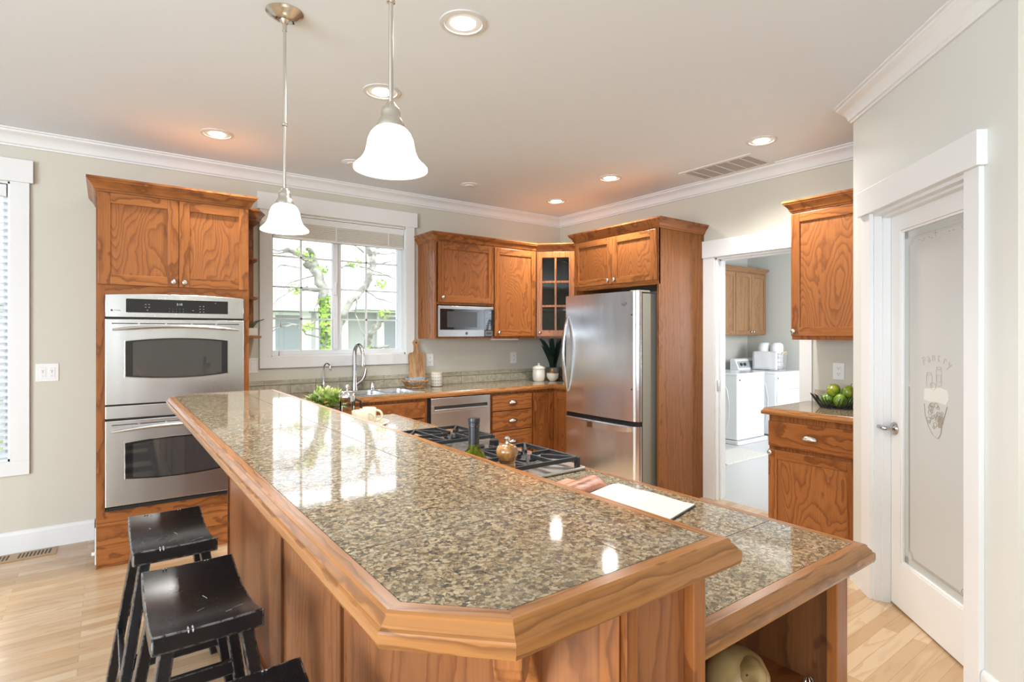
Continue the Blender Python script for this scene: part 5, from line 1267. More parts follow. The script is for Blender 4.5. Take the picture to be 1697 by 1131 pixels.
t = thing('bread_basket', 'small round wicker basket holding a folded cloth, on the counter', 'basket', (-1.90, -0.190, zc))
bx, by = -1.900, -0.190
bm = nb()
for k in range(36):
    a = 2*pi*k/36; b_ = a+0.16
    tube(bm, [(bx+0.075*cos(a), by+0.075*sin(a), zc+0.004), (bx+0.095*cos((a+b_)/2), by+0.095*sin((a+b_)/2), zc+0.035), (bx+0.116*cos(b_), by+0.116*sin(b_), zc+0.066)], 0.0035, 5)
obj('slats', bm, 'wicker', t)
bm = nb(); lathe(bm, [(0, 0), (0.080, 0), (0.082, 0.008), (0.078, 0.010), (0, 0.006)], (bx, by, zc), 32)
for z, r in ((0.006, 0.080), (0.012, 0.084)): tube(bm, [(bx+r*cos(a*pi/16), by+r*sin(a*pi/16), zc+z) for a in range(32)], 0.004, 6, closed=True)
obj('bottom', bm, 'wicker', t, smooth=True)
bm = nb()
for k in range(3): tube(bm, [(bx+(0.118+0.003*sin(a*2.0+k*2))*cos(a*pi/24), by+(0.118+0.003*sin(a*2.0+k*2))*sin(a*pi/24), zc+0.064+k*0.005) for a in range(48)], 0.0045, 6, closed=True)
obj('rim', bm, 'wicker', t, smooth=True)
bm = nb(); random.seed(3)
for k in range(4):
    prism(bm, rrect(-0.075, 0.075, -0.05, 0.05, 0.012), 'z', 0.052+k*0.010, 0.061+k*0.010)
for v in bm.verts: v.co.x += random.uniform(-.004, .004); v.co.z += 0.010*sin(v.co.x*40)+0.006*cos(v.co.y*50)+random.uniform(-.002, .002); v.co += Vector((bx, by, zc+0.005))
solo('folded_cloth', bm, 'cloth', 'folded blue-grey cloth in the wicker basket', 'cloth', bev=0.003, smooth=True, ang=50)
t = thing('patterned_canister', 'white canister with a grey leaf pattern and a wooden lid, below the wall outlet', 'canister', (-1.668, -0.165, zc))
cx, cy = -1.668, -0.165
bm = nb(); lathe(bm, [(0, 0), (0.050, 0), (0.053, 0.004), (0.053, 0.118), (0.049, 0.122), (0, 0.122)], (cx, cy, zc+0.004), 32); body = obj('body', bm, 'ceramic', t, smooth=True, ang=40)
bm = nb(); lathe(bm, [(0, 0), (0.048, 0), (0.048, 0.010), (0.045, 0.012), (0, 0.012)], (cx, cy, zc+0.126), 24); obj('lid', bm, 'boardl', t, smooth=True, ang=40)
bm = nb(); lathe(bm, [(0, 0), (0.051, 0), (0.051, 0.004), (0, 0.004)], (cx, cy, zc), 24); obj('foot_ring', bm, 'slot', t)
bm = nb()
for j in range(4):
    for i in range(14):
        a = 2*pi*i/14; z = zc+0.018+j*0.029
        for s in (-1, 1):
            pts = []
            for (da, dz) in ((0, 0), (s*0.12, 0.006), (s*0.17, 0.020), (s*0.04, 0.010)): pts.append(Vector((cx+0.0535*cos(a+da), cy+0.0535*sin(a+da), z+dz)))
            bm.faces.new([bm.verts.new(p) for p in (pts if s > 0 else pts[::-1])])
obj('leaf_pattern', bm, plain('pattern_grey', (0.28, 0.28, 0.27), 0.5), body)

def jar(x, y, label, s=1.0):
    t = thing('white_canister', label, 'canister', (x, y, zc), 'white lidded canisters')
    bm = nb(); lathe(bm, [(0, 0), (0.052*s, 0), (0.056*s, 0.006), (0.062*s, 0.020), (0.064*s, 0.05), (0.064*s, 0.115), (0.060*s, 0.128), (0, 0.128)], (x, y, zc), 32); obj('body', bm, 'ceramic', t, smooth=True, ang=45)
    bm = nb(); lathe(bm, [(0, 0.128), (0.066*s, 0.128), (0.068*s, 0.133), (0.060*s, 0.148), (0.035*s, 0.160), (0.012, 0.164), (0.010, 0.170), (0.014, 0.176), (0.012, 0.183), (0, 0.185)], (x, y, zc), 32); obj('lid', bm, 'ceramic', t, smooth=True, ang=45)
jar(-0.540, -0.285, 'white lidded ceramic canister left of the small honey bowl')
jar(-0.285, -0.460, 'white lidded ceramic canister mostly hidden behind the refrigerator edge')
t = thing('wooden_topped_bowl', 'small white bowl with a wooden knob lid between the canisters', 'bowl', (-0.425, -0.370, zc))
x, y = -0.425, -0.370
bm = nb(); lathe(bm, [(0, 0), (0.030, 0), (0.034, 0.006), (0.055, 0.030), (0.063, 0.055), (0.064, 0.082), (0.061, 0.082), (0.059, 0.060), (0.04, 0.03), (0, 0.02)], (x, y, zc), 32); obj('bowl', bm, 'ceramic', t, smooth=True, ang=60)
bm = nb(); lathe(bm, [(0, 0.078), (0.060, 0.078), (0.061, 0.088), (0.022, 0.092), (0.012, 0.100), (0.020, 0.112), (0.018, 0.124), (0.007, 0.132), (0, 0.134)], (x, y, zc), 24); obj('lid', bm, 'board', t, smooth=True, ang=50)
t = thing('snake_plant', 'dark snake plant in a grey pot in the corner behind the canisters', 'potted plant', (-0.27, -0.20, zc))
x, y = -0.27, -0.20
bm = nb(); lathe(bm, [(0, 0), (0.055, 0), (0.070, 0.12), (0.072, 0.13), (0.064, 0.13), (0.06, 0.11), (0, 0.11)], (x, y, zc), 24); obj('pot', bm, plain('grey_pot', (0.30, 0.29, 0.25), 0.6), t, smooth=True, ang=45)
random.seed(8)
for k, (a, ln, lx) in enumerate(((3.35, .40, .15), (2.9, .36, .09), (3.9, .42, .05), (1.2, .40, .03), (4.6, .36, .10), (0.2, .34, .07), (5.2, .30, .08), (2.2, 0.38, 0.03), (3.6, 0.27, 0.14))):
    bm = nb(); rows = []; n = 9
    for i in range(n+1):
        s = i/n; w = 0.032*(0.55+1.2*s-1.75*s**3)*(1 if s < 1 else 0)+0.0008; c = Vector((x+cos(a)*(0.02+lx*s*s*1.6), y+sin(a)*(0.02+lx*s*s*0.9), zc+0.10+ln*s)); d = Vector((-sin(a+0.5), cos(a+0.5), 0))
        c.y = min(c.y, -0.045); c.x = min(c.x, -0.04); c.z = min(c.z, 1.352+0.0)
        q = Vector((cos(a), sin(a), 0))*0.003
        rows.append([bm.verts.new(c-d*w), bm.verts.new(c+q), bm.verts.new(c+d*w), bm.verts.new(c-q)])
    for r0, r1 in zip(rows, rows[1:]):
        for i in range(4): bm.faces.new((r0[i], r0[(i+1) % 4], r1[(i+1) % 4], r1[i]))
    bm.faces.new(rows[0][::-1]); bm.faces.new(rows[-1]); obj('leaf', bm, 'leafd', t, smooth=True, ang=70)
# succulent on the corner shelf
t = thing('shelf_planter', 'small square white planter with a green sprig on the lowest corner shelf', 'potted plant', (-3.262, -0.17, 1.389))
bm = nb(); box(bm, -3.305, -3.225, -0.215, -0.135, 1.389, 1.447); obj('pot', bm, 'ceramic', t, bev=0.004)
bm = nb(); random.seed(4)
for k in range(13):
    a = random.uniform(0, 2*pi); ln = random.uniform(0.04, 0.085); x, y = -3.265, -0.175
    if k in (0, 1, 2): a = random.uniform(-0.9, 0.1); ln = 0.09
    p = [Vector((x+0.01*cos(a), y+0.01*sin(a), 1.440)), Vector((x+ln*0.5*cos(a), y+ln*0.5*sin(a), 1.465+ln*0.3)), Vector((x+ln*cos(a), y+ln*sin(a), 1.470+ln*0.45))]
    p = [Vector((max(q.x, -3.33), q.y, q.z)) for q in p]; tube(bm, p, 0.0012, 4)
    for i in range(9):
        c = p[0].lerp(p[1], i/4) if i < 5 else p[1].lerp(p[2], (i-4)/4)
        for s in (-1, 1):
            d = Vector((-sin(a)*s, cos(a)*s, 0.5)).normalized()*0.012; e = Vector((cos(a), sin(a), 0))*0.004
            bm.faces.new([bm.verts.new(c), bm.verts.new(c+d*0.5+e), bm.verts.new(c+d), bm.verts.new(c+d*0.5-e)])
for v in bm.verts: v.co.x = max(v.co.x, -3.335)
obj('sprig', bm, 'leafb', t)

# ------------------------------------------------------------------ things on the island
def leafcloud(bm, c, n, rad, size, seed, zmin):
    random.seed(seed)
    for k in range(n):
        a = random.uniform(0, 2*pi); el = random.uniform(-0.15, 1.0)**1; rr = rad*random.uniform(0.55, 1.0)
        p = Vector((c[0]+rr*cos(a)*cos(el*1.3), c[1]+rr*sin(a)*cos(el*1.3), c[2]+rr*0.85*sin(el*1.3)))
        if p.z < zmin: p.z = zmin+0.005
        out = (p-Vector(c)).normalized(); d = (out+Vector((random.uniform(-.7, .7), random.uniform(-.7, .7), random.uniform(-.3, .6)))).normalized()
        s = d.cross(Vector((0.1, 0.2, 1))).normalized(); nn = s.cross(d).normalized(); L = size*random.uniform(0.7, 1.25); w = L*0.33
        q = [p, p+d*L*0.35+s*w-nn*0.004, p+d*L*0.7+s*w*0.75-nn*0.003, p+d*L, p+d*L*0.7-s*w*0.75-nn*0.003, p+d*L*0.35-s*w-nn*0.004]; m1 = p+d*L*0.35; m2 = p+d*L*0.7
        V = [bm.verts.new(v) for v in q]; A, B = bm.verts.new(m1), bm.verts.new(m2)
        bm.faces.new((V[0], V[1], A)); bm.faces.new((V[1], V[2], B, A)); bm.faces.new((V[2], V[3], B)); bm.faces.new((V[0], A, V[5])); bm.faces.new((A, B, V[4], V[5])); bm.faces.new((B, V[3], V[4]))
t = thing('potted_herb', 'bushy yellow-green leafy plant in a striped pot at the far end of the island', 'potted plant', (-3.186, -1.705, zc))
c = (-3.186, -1.705)
bm = nb(); lathe(bm, [(0, 0), (0.050, 0), (0.064, 0.085), (0.066, 0.090), (0.058, 0.090), (0.055, 0.075), (0, 0.072)], (c[0], c[1], zc), 28); obj('pot', bm, 'pot', t, smooth=True, ang=40)
bm = nb(); leafcloud(bm, (c[0], c[1], zc+0.100), 150, 0.090, 0.046, 2, zc+0.06); obj('leaves', bm, 'leafl', t)
bm = nb(); leafcloud(bm, (c[0], c[1], zc+0.095), 110, 0.080, 0.045, 9, zc+0.06); obj('leaves', bm, 'leaf', t)
bm = nb(); random.seed(1)
for k in range(14):
    a = random.uniform(0, 2*pi); tube(bm, [(c[0], c[1], zc+0.07), (c[0]+0.04*cos(a), c[1]+0.04*sin(a), zc+0.12)], 0.0018, 5)
obj('stems', bm, 'leaf', t)
# tray with press and mugs
t = thing('serving_tray', 'round speckled tray with a pale rim under the mugs', 'tray', (-3.075, -1.93, zc))
tc_ = (-3.085, -1.935)
bm = nb(); R1 = 0.150
lathe(bm, [(0, 0), (R1-0.02, 0), (R1, 0.022), (R1-0.004, 0.024), (R1-0.024, 0.006), (0, 0.006)], (tc_[0], tc_[1], zc), 40); obj('tray', bm, 'tray', t, smooth=True, ang=40)
bm = nb(); tube(bm, [(tc_[0]+R1*cos(a*pi/24), tc_[1]+R1*sin(a*pi/24), zc+0.0245) for a in range(48)], 0.0028, 6, closed=True); obj('rim', bm, 'ceramic', t, smooth=True)
zt_ = zc+0.0063
def mug(x, y, ha, label):
    t = thing('mug', label, 'mug', (x, y, zt_), 'ivory mugs')
    bm = nb(); lathe(bm, [(0, 0), (0.034, 0), (0.040, 0.006), (0.0425, 0.02), (0.043, 0.088), (0.041, 0.090), (0.0395, 0.088), (0.039, 0.02), (0.03, 0.006), (0, 0.005)], (x, y, zt_), 32); obj('cup', bm, 'mug', t, smooth=True, ang=60)
    bm = nb(); d = Vector((cos(ha), sin(ha), 0)); tube(bm, [Vector((x, y, zt_+0.048))+d*(0.040+0.032*sin(pi*k/12)**0.8)+Vector((0, 0, 0.028*cos(pi*k/12))) for k in range(13)], 0.0048, 8, flat=1.3); obj('handle', bm, 'mug', t, smooth=True)
mug(-3.108, -2.005, -0.55, 'ivory mug in front on the tray, cut off by the bar edge')
mug(-3.035, -1.925, -0.50, 'ivory mug behind the front one, with its handle over the tray rim')
t = thing('french_press', 'glass and steel French press with a domed lid behind the mugs', 'coffee press', (-3.128, -1.885, zt_))
x, y = -3.130, -1.880
bm = nb(); lathe(bm, [(0.040, 0.012), (0.040, 0.148), (0.0385, 0.148), (0.0385, 0.014), (0, 0.014)], (x, y, zt_), 28, cap=False); obj('carafe', bm, 'glassc', t, smooth=True, ang=60)
bm = nb(); lathe(bm, [(0, 0), (0.042, 0), (0.042, 0.020), (0.0405, 0.020), (0.0405, 0.01), (0, 0.01)], (x, y, zt_), 28)
for k in range(4):
    a = k*pi/2+0.5; box(bm, x+0.0415*cos(a)-0.003, x+0.0415*cos(a)+0.003, y+0.0415*sin(a)-0.003, y+0.0415*sin(a)+0.003, zt_+0.015, zt_+0.15)
lathe(bm, [(0.0405, 0.128), (0.0435, 0.128), (0.0435, 0.150), (0.0405, 0.150)], (x, y, zt_), 28, cap=False); obj('frame', bm, 'chrome', t)
bm = nb(); lathe(bm, [(0.046, 0.150), (0.046, 0.155), (0.040, 0.168), (0.026, 0.178), (0.006, 0.181), (0.004, 0.181), (0.004, 0.190), (0.010, 0.195), (0.012, 0.203), (0.009, 0.211), (0, 0.214)], (x, y, zt_), 28); obj('lid', bm, 'chrome', t, smooth=True, ang=50)
bm = nb(); tube(bm, [(x+0.042*cos(-0.5), y+0.042*sin(-0.5), zt_+0.135), (x+0.068*cos(-0.5), y+0.068*sin(-0.5), zt_+0.125), (x+0.072*cos(-0.5), y+0.072*sin(-0.5), zt_+0.07), (x+0.043*cos(-0.5), y+0.043*sin(-0.5), zt_+0.025)], 0.007, 8); obj('handle', bm, 'black', t, smooth=True)
# bottle and pepper mill by the cooktop
t = thing('green_bottle', 'green glass bottle with a black foil neck beside the cooktop', 'bottle', (-3.285, -3.362, zc))
x, y = -3.290, -3.372
bm = nb(); lathe(bm, [(0, 0.004), (0.024, 0), (0.036, 0.002), (0.0375, 0.008), (0.0375, 0.110), (0.036, 0.126), (0.028, 0.142), (0.0195, 0.152), (0.0155, 0.162), (0.0150, 0.175), (0, 0.175)], (x, y, zc), 32); obj('glass_body', bm, 'bottle', t, smooth=True, ang=60)
bm = nb(); lathe(bm, [(0.0158, 0.165), (0.0158, 0.214), (0.0168, 0.215), (0.0168, 0.229), (0.0180, 0.230), (0.0185, 0.236), (0.0175, 0.241), (0, 0.242)], (x, y, zc), 28); obj('foil_cap', bm, 'cap', t, smooth=True, ang=30)
bm = nb()
for k in range(8):
    for z in (0.218, 0.223): a = 2*pi*k/8+z*40; box(bm, x+0.0169*cos(a)-0.0009, x+0.0169*cos(a)+0.0009, y+0.0169*sin(a)-0.0009, y+0.0169*sin(a)+0.0009, zc+z-0.0009, zc+z+0.0009)
obj('gold_dots', bm, plain('gold_print', (0.40, 0.28, 0.08), 0.4, 0.8), t)
t = thing('pepper_mill', 'turned wooden pepper mill with a steel knob beside the cooktop', 'pepper mill', (-3.245, -3.476, zc))
x, y = -3.245, -3.476
bm = nb(); lathe(bm, [(0, 0), (0.028, 0), (0.029, 0.006), (0.026, 0.03), (0.0225, 0.055), (0.023, 0.078), (0.0255, 0.083), (0.0235, 0.088), (0.0215, 0.098), (0.024, 0.104), (0.0215, 0.110), (0.024, 0.118), (0.0215, 0.124), (0.0245, 0.132), (0, 0.133)], (x, y, zc), 32); obj('body', bm, 'turned', t, smooth=True, ang=35)
bm = nb(); lathe(bm, [(0, 0.133), (0.0235, 0.133), (0.025, 0.138), (0.0295, 0.144), (0.0315, 0.154), (0.030, 0.164), (0.024, 0.172), (0.011, 0.177), (0, 0.179)], (x, y, zc), 32); obj('head', bm, 'turned', t, smooth=True, ang=40)
bm = nb(); lathe(bm, [(0, 0.178), (0.005, 0.178), (0.0045, 0.183), (0.008, 0.188), (0.0085, 0.192), (0.006, 0.197), (0, 0.199)], (x, y, zc), 18); obj('knob', bm, 'chrome', t, smooth=True)
# open magazine
t = thing('open_magazine', 'open magazine with a curling picture page and a white page on the lower counter', 'magazine', (-2.98, -3.60, zc))
d1 = Vector((0.234, -0.972, 0)).normalized(); d2 = Vector((-0.972, -0.234, 0)).normalized(); o_ = Vector((-2.883, -3.510, zc))
def sheet(bm, L, Wd, zf, th, rev=1):
    n = 14; top = []; bot = []
    for i in range(n+1):
        s = i/n; z = zf(s); p = o_+d1*(L*s*rev)
        top.append((bm.verts.new(p+Vector((0, 0, z))), bm.verts.new(p+d2*Wd+Vector((0, 0, z))))); bot.append((bm.verts.new(p+Vector((0, 0, max(z-th(s), 0.0005)))), bm.verts.new(p+d2*Wd+Vector((0, 0, max(z-th(s), 0.0005))))))
    for i in range(n):
        bm.faces.new((top[i][0], top[i+1][0], top[i+1][1], top[i][1])); bm.faces.new((bot[i][0], bot[i][1], bot[i+1][1], bot[i+1][0]))
        bm.faces.new((top[i][0], bot[i][0], bot[i+1][0], top[i+1][0])); bm.faces.new((top[i][1], top[i+1][1], bot[i+1][1], bot[i][1]))
    for k in (0, n): bm.faces.new((top[k][0], top[k][1], bot[k][1], bot[k][0]))
bm = nb(); sheet(bm, 0.285, 0.205, lambda s: 0.006+0.016*max(0, 1-s*3.2)**0.5*min(1, s*8)+0.010*sin(pi*min(1, s*1.15))**1.2, lambda s: 0.005+0.012*sin(pi*min(1, s*1.1))**1.2); obj('white_page', bm, 'page', t, smooth=True, ang=50)
bm = nb(); sheet(bm, 0.150, 0.205, lambda s: 0.006+0.034*sin(pi*min(1, s*1.3+0.05))**1.1*(1-s*0.6), lambda s: 0.0015, -1); obj('picture_page', bm, 'magpic', t, smooth=True, ang=60)
bm = nb(); sheet(bm, 0.288, 0.208, lambda s: 0.0035, lambda s: 0.003); sheet(bm, 0.152, 0.208, lambda s: 0.0030, lambda s: 0.0025, -1); obj('cover', bm, 'cap', t)
# niche contents
t = thing('carved_bird_gourd', 'pale rounded bird-shaped gourd in the open end niche of the island', 'ornament', (-3.02, -4.05, 0.574))
bm = nb(); prof = [(0, 0), (0.034, 0.002), (0.056, 0.020), (0.068, 0.050), (0.066, 0.085), (0.052, 0.112), (0.030, 0.127), (0.010, 0.132), (0, 0.132)]
gx_, gy_ = -3.035, -4.052
lathe(bm, prof, (gx_, gy_, 0.574), 32); obj('body', bm, 'bird', t, smooth=True, ang=80)
hd_ = Vector((-0.65, -0.76, 0.10)).normalized()
bm = nb(); lathe(bm, [(0.034, 0.030), (0.034, 0.056), (0.032, 0.070), (0.027, 0.083), (0.019, 0.092), (0.009, 0.096), (0.0055, 0.104), (0, 0.112)], Vector((gx_+0.020, gy_, 0.574+0.092))-hd_*0.014, 24, hd_); h_ = obj('head', bm, 'bird', t, smooth=True, ang=80)
bm = nb(); lathe(bm, [(0, 0), (0.003, 0.001), (0, 0.002)], Vector((gx_+0.012, gy_, 0.574+0.094))+hd_*0.062+Vector((-0.012, 0.0, 0.012)), 10, hd_); obj('eye', bm, 'slot', h_)
bm = nb(); box(bm, -3.378, -3.353, -4.155, -3.99, 0.574, 0.825); t = solo('standing_book', bm, 'redspine', 'book with a red-orange spine standing at the left end of the island niche', 'book', bev=0.002)
bm = nb(); box(bm, -3.351, -3.345, -4.150, -3.99, 0.574, 0.828); solo('standing_book', bm, 'page', 'thin white-edged book beside the red-orange book in the island niche', 'book')
bm = nb()
for k in range(3):
    pts = [Vector((-2.842+0.004*k+0.012*cos(a*pi/10)*cos(k*0.9), -4.110+0.012*cos(a*pi/10)*sin(k*0.9), 0.575+0.027*sin(a*pi/10))) for a in range(11)]
    tube(bm, pts, 0.0011, 5)
solo('wire_loops', bm, 'nickel', 'small bent wire loops standing at the right of the island niche', 'wire')

# fruit basket
t = thing('wire_fruit_basket', 'black twig-like wire basket of green fruit on the small right countertop', 'basket', (-0.265, -3.065, zc))
fx, fy = -0.265, -3.065; zb_ = zc
bm = nb(); random.seed(21)
tube(bm, [(fx+0.098*cos(a*pi/20), fy+0.098*sin(a*pi/20), zb_+0.004) for a in range(40)], 0.0036, 6, closed=True)
for k in range(5): tube(bm, [(fx-0.098*cos(k*0.63), fy-0.098*sin(k*0.63), zb_+0.004), (fx+0.098*cos(k*0.63), fy+0.098*sin(k*0.63), zb_+0.004)], 0.003, 5)
obj('base_ring', bm, 'cap', t, smooth=True); bm = nb()
for k in range(34):
    a = 2*pi*k/34; s = random.uniform(-0.22, 0.22); h = random.uniform(0.066, 0.098); ro = 0.100+h*0.62
    tube(bm, [(fx+0.098*cos(a), fy+0.098*sin(a), zb_+0.004), (fx+(0.098+ro)*0.5*cos(a+s*0.6), fy+(0.098+ro)*0.5*sin(a+s*0.6), zb_+h*0.5), (fx+ro*cos(a+s), fy+ro*sin(a+s), zb_+h)], [0.0038, 0.0034, 0.0028], 6)
obj('twigs', bm, 'cap', t, smooth=True)
def pear(x, y, z, s, label, tx=0.0, m='pear', ty=0.0):
    z += 0.006
    bm = nb(); lathe(bm, [(0, -0.036), (0.010, -0.037), (0.026, -0.029), (0.036, -0.008), (0.036, 0.008), (0.029, 0.024), (0.020, 0.036), (0.012, 0.043), (0, 0.045)], (0, 0, 0), 24)
    st_ = nb(); tube(st_, [(0, 0, 0.040), (0.002, 0, 0.052), (0.006, 0, 0.060)], [0.0022, 0.0016, 0.002], 6)
    t = thing('pear', label, 'fruit', (x, y, z), 'green fruit in the wire basket'); R = Matrix.Rotation(tx, 4, 'X') @ Matrix.Rotation(ty, 4, 'Y') @ Matrix.Scale(s, 4)
    for nm, b_, mm in (('skin', bm, m), ('stem', st_, 'stem')):
        b_.transform(Matrix.Translation((x, y, z)) @ R); obj(nm, b_, mm, t, smooth=True)
pear(fx-0.02, fy+0.050, zb_+0.046, 1.12, 'dark green pear at the left in the wire basket', 1.2, 'avo', 0.4)
pear(fx-0.045, fy-0.038, zb_+0.046, 1.10, 'green pear at the front right of the wire basket', 0.25, 'avo', -0.3)
pear(fx+0.052, fy-0.045, zb_+0.046, 1.05, 'green pear at the right rear of the wire basket', -1.1, 'avo', 0.2)
pear(fx+0.056, fy+0.040, zb_+0.046, 1.00, 'green pear low at the back of the wire basket', 0.9, 'avo', 0.2)
pear(fx-0.010, fy+0.018, zb_+0.110, 1.12, 'large yellow-green pear on top of the pile, left of centre', 0.5, 'pear', 1.1)
pear(fx+0.010, fy-0.060, zb_+0.102, 1.02, 'yellow-green pear on top of the pile, at the right', 0.3, 'pear', 0.3)

# ------------------------------------------------------------------ laundry room
def appliance(x0, x1, name, label, h, pan=False, bar=False):
    y0, y1 = -0.785, -0.06; t = thing(name, label, 'laundry appliance', ((x0+x1)/2, (y0+y1)/2, 0))
    zb = 0.055 if pan else 0.02
    bm = nb(); prism(bm, rrect(x0, x1, y0, y1, 0.02), 'z', zb, h-0.03); body = obj('cabinet', bm, 'enamel', t, bev=0.004, smooth=True)
    bm = nb(); prism(bm, rrect(x0-0.004, x1+0.004, y0-0.006, y1-0.01, 0.02), 'z', h-0.03, h); obj('top', bm, 'enamel', t, bev=0.008, seg=3, smooth=True)
    bm = nb(); box(bm, x0+0.03, x1-0.03, y0+0.03, y1-0.03, 0.0, zb) if not pan else box(bm, x0+0.03, x1-0.03, y0+0.03, y1-0.03, 0.006, zb); obj('base', bm, 'greyp', t)
    if pan:
        bm = nb(); prism(bm, rrect(x0-0.03, x1+0.03, y0-0.035, y1+0.02, 0.03), 'z', 0.0, 0.045); obj('drip_pan', bm, 'enamel', t, bev=0.004)
    bm = nb(); prism(bm, [(y1-0.16, h), (y1-0.10, h+0.15), (y1-0.055, h+0.165), (y1-0.02, h+0.15), (y1-0.02, h)], 'x', x0+0.02, x1-0.02); cn = obj('control_console', bm, 'enamel', t, bev=0.006, seg=3)
    n_ = Vector((0, -0.15, 0.06)).normalized()
    bm = nb(); c0 = Vector(((x0+x1)/2, y1-0.14, h+0.07))
    fr = Fr(c0, (1, 0, 0), (0, -0.93, 0.37))
    poly_solid(bm, [(x0+0.05, y1-0.150, h+0.03), (x1-0.05, y1-0.150, h+0.03), (x1-0.05, y1-0.113, h+0.123), (x0+0.05, y1-0.113, h+0.123)], [(x0+0.05, y1-0.152, h+0.03), (x1-0.05, y1-0.152, h+0.03), (x1-0.05, y1-0.115, h+0.124), (x0+0.05, y1-0.115, h+0.124)])
    obj('console_face', bm, plain('console_grey', (0.36, 0.38, 0.40), 0.4), cn)
    for dx in (-0.21, -0.12, 0.2):
        bm = nb(); lathe(bm, [(0, 0), (0.024, 0), (0.022, 0.02), (0, 0.022)], (x0+0.33+dx, y1-0.133, h+0.075), 18, (0, -0.93, 0.37)); obj('knob', bm, 'steeld' if dx < 0 else 'white', cn, smooth=True, ang=40)
    # embossed side panel
    bm = nb(); tube(bm, [(x0-0.0005, y, z) for y, z in [(-0.62, 0.12), (-0.66, 0.30), (-0.67, 0.5), (-0.64, 0.68), (-0.58, 0.80)]], 0.004, 6); obj('side_emboss', bm, 'enamel', body, smooth=True)
    bm = nb(); lathe(bm, [(0, 0), (0.014, 0), (0.014, 0.002), (0, 0.002)], (x0+0.05, y0-0.0005, h-0.085), 16, (0, -1, 0)); obj('badge', bm, 'steeld', body)
    if bar:
        bm = nb(); box(bm, x0+0.012, x1-0.012, y0-0.014, y0+0.001, 0.10, 0.62); d = obj('door', bm, 'enamel', t, bev=0.006)
        bm = nb(); box(bm, (x0+x1)/2-0.06, (x0+x1)/2+0.06, y0-0.022, y0-0.012, 0.565, 0.585); obj('handle', bm, 'white', d, bev=0.003)
        bm = nb(); box(bm, x0+0.01, x1-0.01, y0-0.002, y0+0.001, 0.628, 0.634); obj('seam', bm, 'greyp', t)
    return t
appliance(2.285, 2.925, 'washing_machine', 'white washing machine, the nearer appliance in the laundry room', 0.900, pan=True)
appliance(3.215, 3.885, 'clothes_dryer', 'white clothes dryer farther back, holding the basket of towels', 0.880, bar=True)
t = thing('laundry_cabinet', 'light oak three-door wall cabinet above the washer and dryer', 'wall cabinet', (3.33, -0.06, 1.385), 'wall cabinets')
bm = nb(); box(bm, 2.70, 3.925, -0.228, 0.098, 1.385, 2.30); obj('body', bm, 'liteZ', t)
F = FA(-0.228)
for a, b, kx in ((2.71, 3.115, 2.74), (3.125, 3.525, 3.495), (3.53, 3.920, 3.56)): shaker(t, F, a, b, 1.395, 2.29, 0.001, kn=(kx, 1.435), fam='lite', st=0.06)
b = sweep(nb(), [(2.70, 0.098), (2.70, -0.228), (3.925, -0.228), (3.925, 0.098)], cab_crown(2.375)); obj('crown', b, 'liteX', t, smooth=True, ang=20)
# towel basket
t = thing('towel_basket', 'grey wire laundry basket on top of the dryer', 'basket', (3.70, -0.43, 0.8805))
bm = nb(); bx0_, bx1_, by0_, by1_ = 3.585, 3.815, -0.64, -0.24; zb_ = 0.8805
for z, e in ((0.004, 0.0), (0.06, 0.004), (0.12, 0.008), (0.18, 0.012), (0.235, 0.016)):
    tube(bm, [(x, y, zb_+z) for x, y in rrect(bx0_-e+0.02, bx1_+e-0.02, by0_-e+0.02, by1_+e-0.02, 0.03)], 0.004 if z < 0.2 else 0.007, 6, closed=True)
for k in range(6):
    x = bx0_+0.04+(bx1_-bx0_-0.08)*k/5
    for y, s in ((by0_+0.02, -1), (by1_-0.02, 1)): tube(bm, [(x, y, zb_+0.004), (x, y+s*0.016, zb_+0.235)], 0.003, 5)
for k in range(9):
    y = by0_+0.05+(by1_-by0_-0.10)*k/8
    for x, s in ((bx0_+0.02, -1), (bx1_-0.02, 1)): tube(bm, [(x, y, zb_+0.004), (x+s*0.016, y, zb_+0.235)], 0.003, 5)
obj('wire_frame', bm, 'greyp', t)
for s, y in ((-1, by0_+0.004), (1, by1_-0.004)):
    bm = nb(); tube(bm, [(3.65, y, zb_+0.235), (3.67, y+s*0.025, zb_+0.262), (3.73, y+s*0.025, zb_+0.262), (3.75, y, zb_+0.235)], 0.010, 8); obj('handle', bm, 'boardl', t, smooth=True)
for k, (x, y) in enumerate(((3.705, -0.345), (3.705, -0.530))):
    bm = nb(); lathe(bm, [(0, 0), (0.05, 0), (0.080, 0.02), (0.086, 0.06), (0.088, 0.32), (0.080, 0.362), (0.055, 0.385), (0.02, 0.39), (0, 0.386)], (x, y, zb_+0.008), 24)
    for v in bm.verts: v.co.x += 0.004*sin(v.co.z*30+k*2); v.co.y += 0.003*cos(v.co.z*22)
    solo('rolled_towel', bm, 'towel', ('left' if k == 0 else 'right')+' one of two rolled white towels standing in the laundry basket', 'towel', 'white towels in the basket', smooth=True, ang=60)
bm = nb(); n = 10
path = [(3.612, 0.180), (3.609, 0.240), (3.592, 0.262), (3.568, 0.266), (3.548, 0.250), (3.545, 0.20), (3.543, 0.05), (3.542, 0.008)]
rows = []
for i, (x, z) in enumerate(path): rows.append([bm.verts.new((x+0.003*sin(k*1.3+i), -0.625+0.37*k/n, zb_+z+0.002*cos(k*1.7))) for k in range(n+1)])
for r0, r1 in zip(rows, rows[1:]):
    for k in range(n): bm.faces.new((r0[k], r0[k+1], r1[k+1], r1[k]))
o = solo('draped_towel', bm, 'towel', 'white towel draped over the front rim of the laundry basket', 'towel', smooth=True, ang=80)
md = o.modifiers.new('thick', 'SOLIDIFY'); md.thickness = 0.010; md.offset = 0
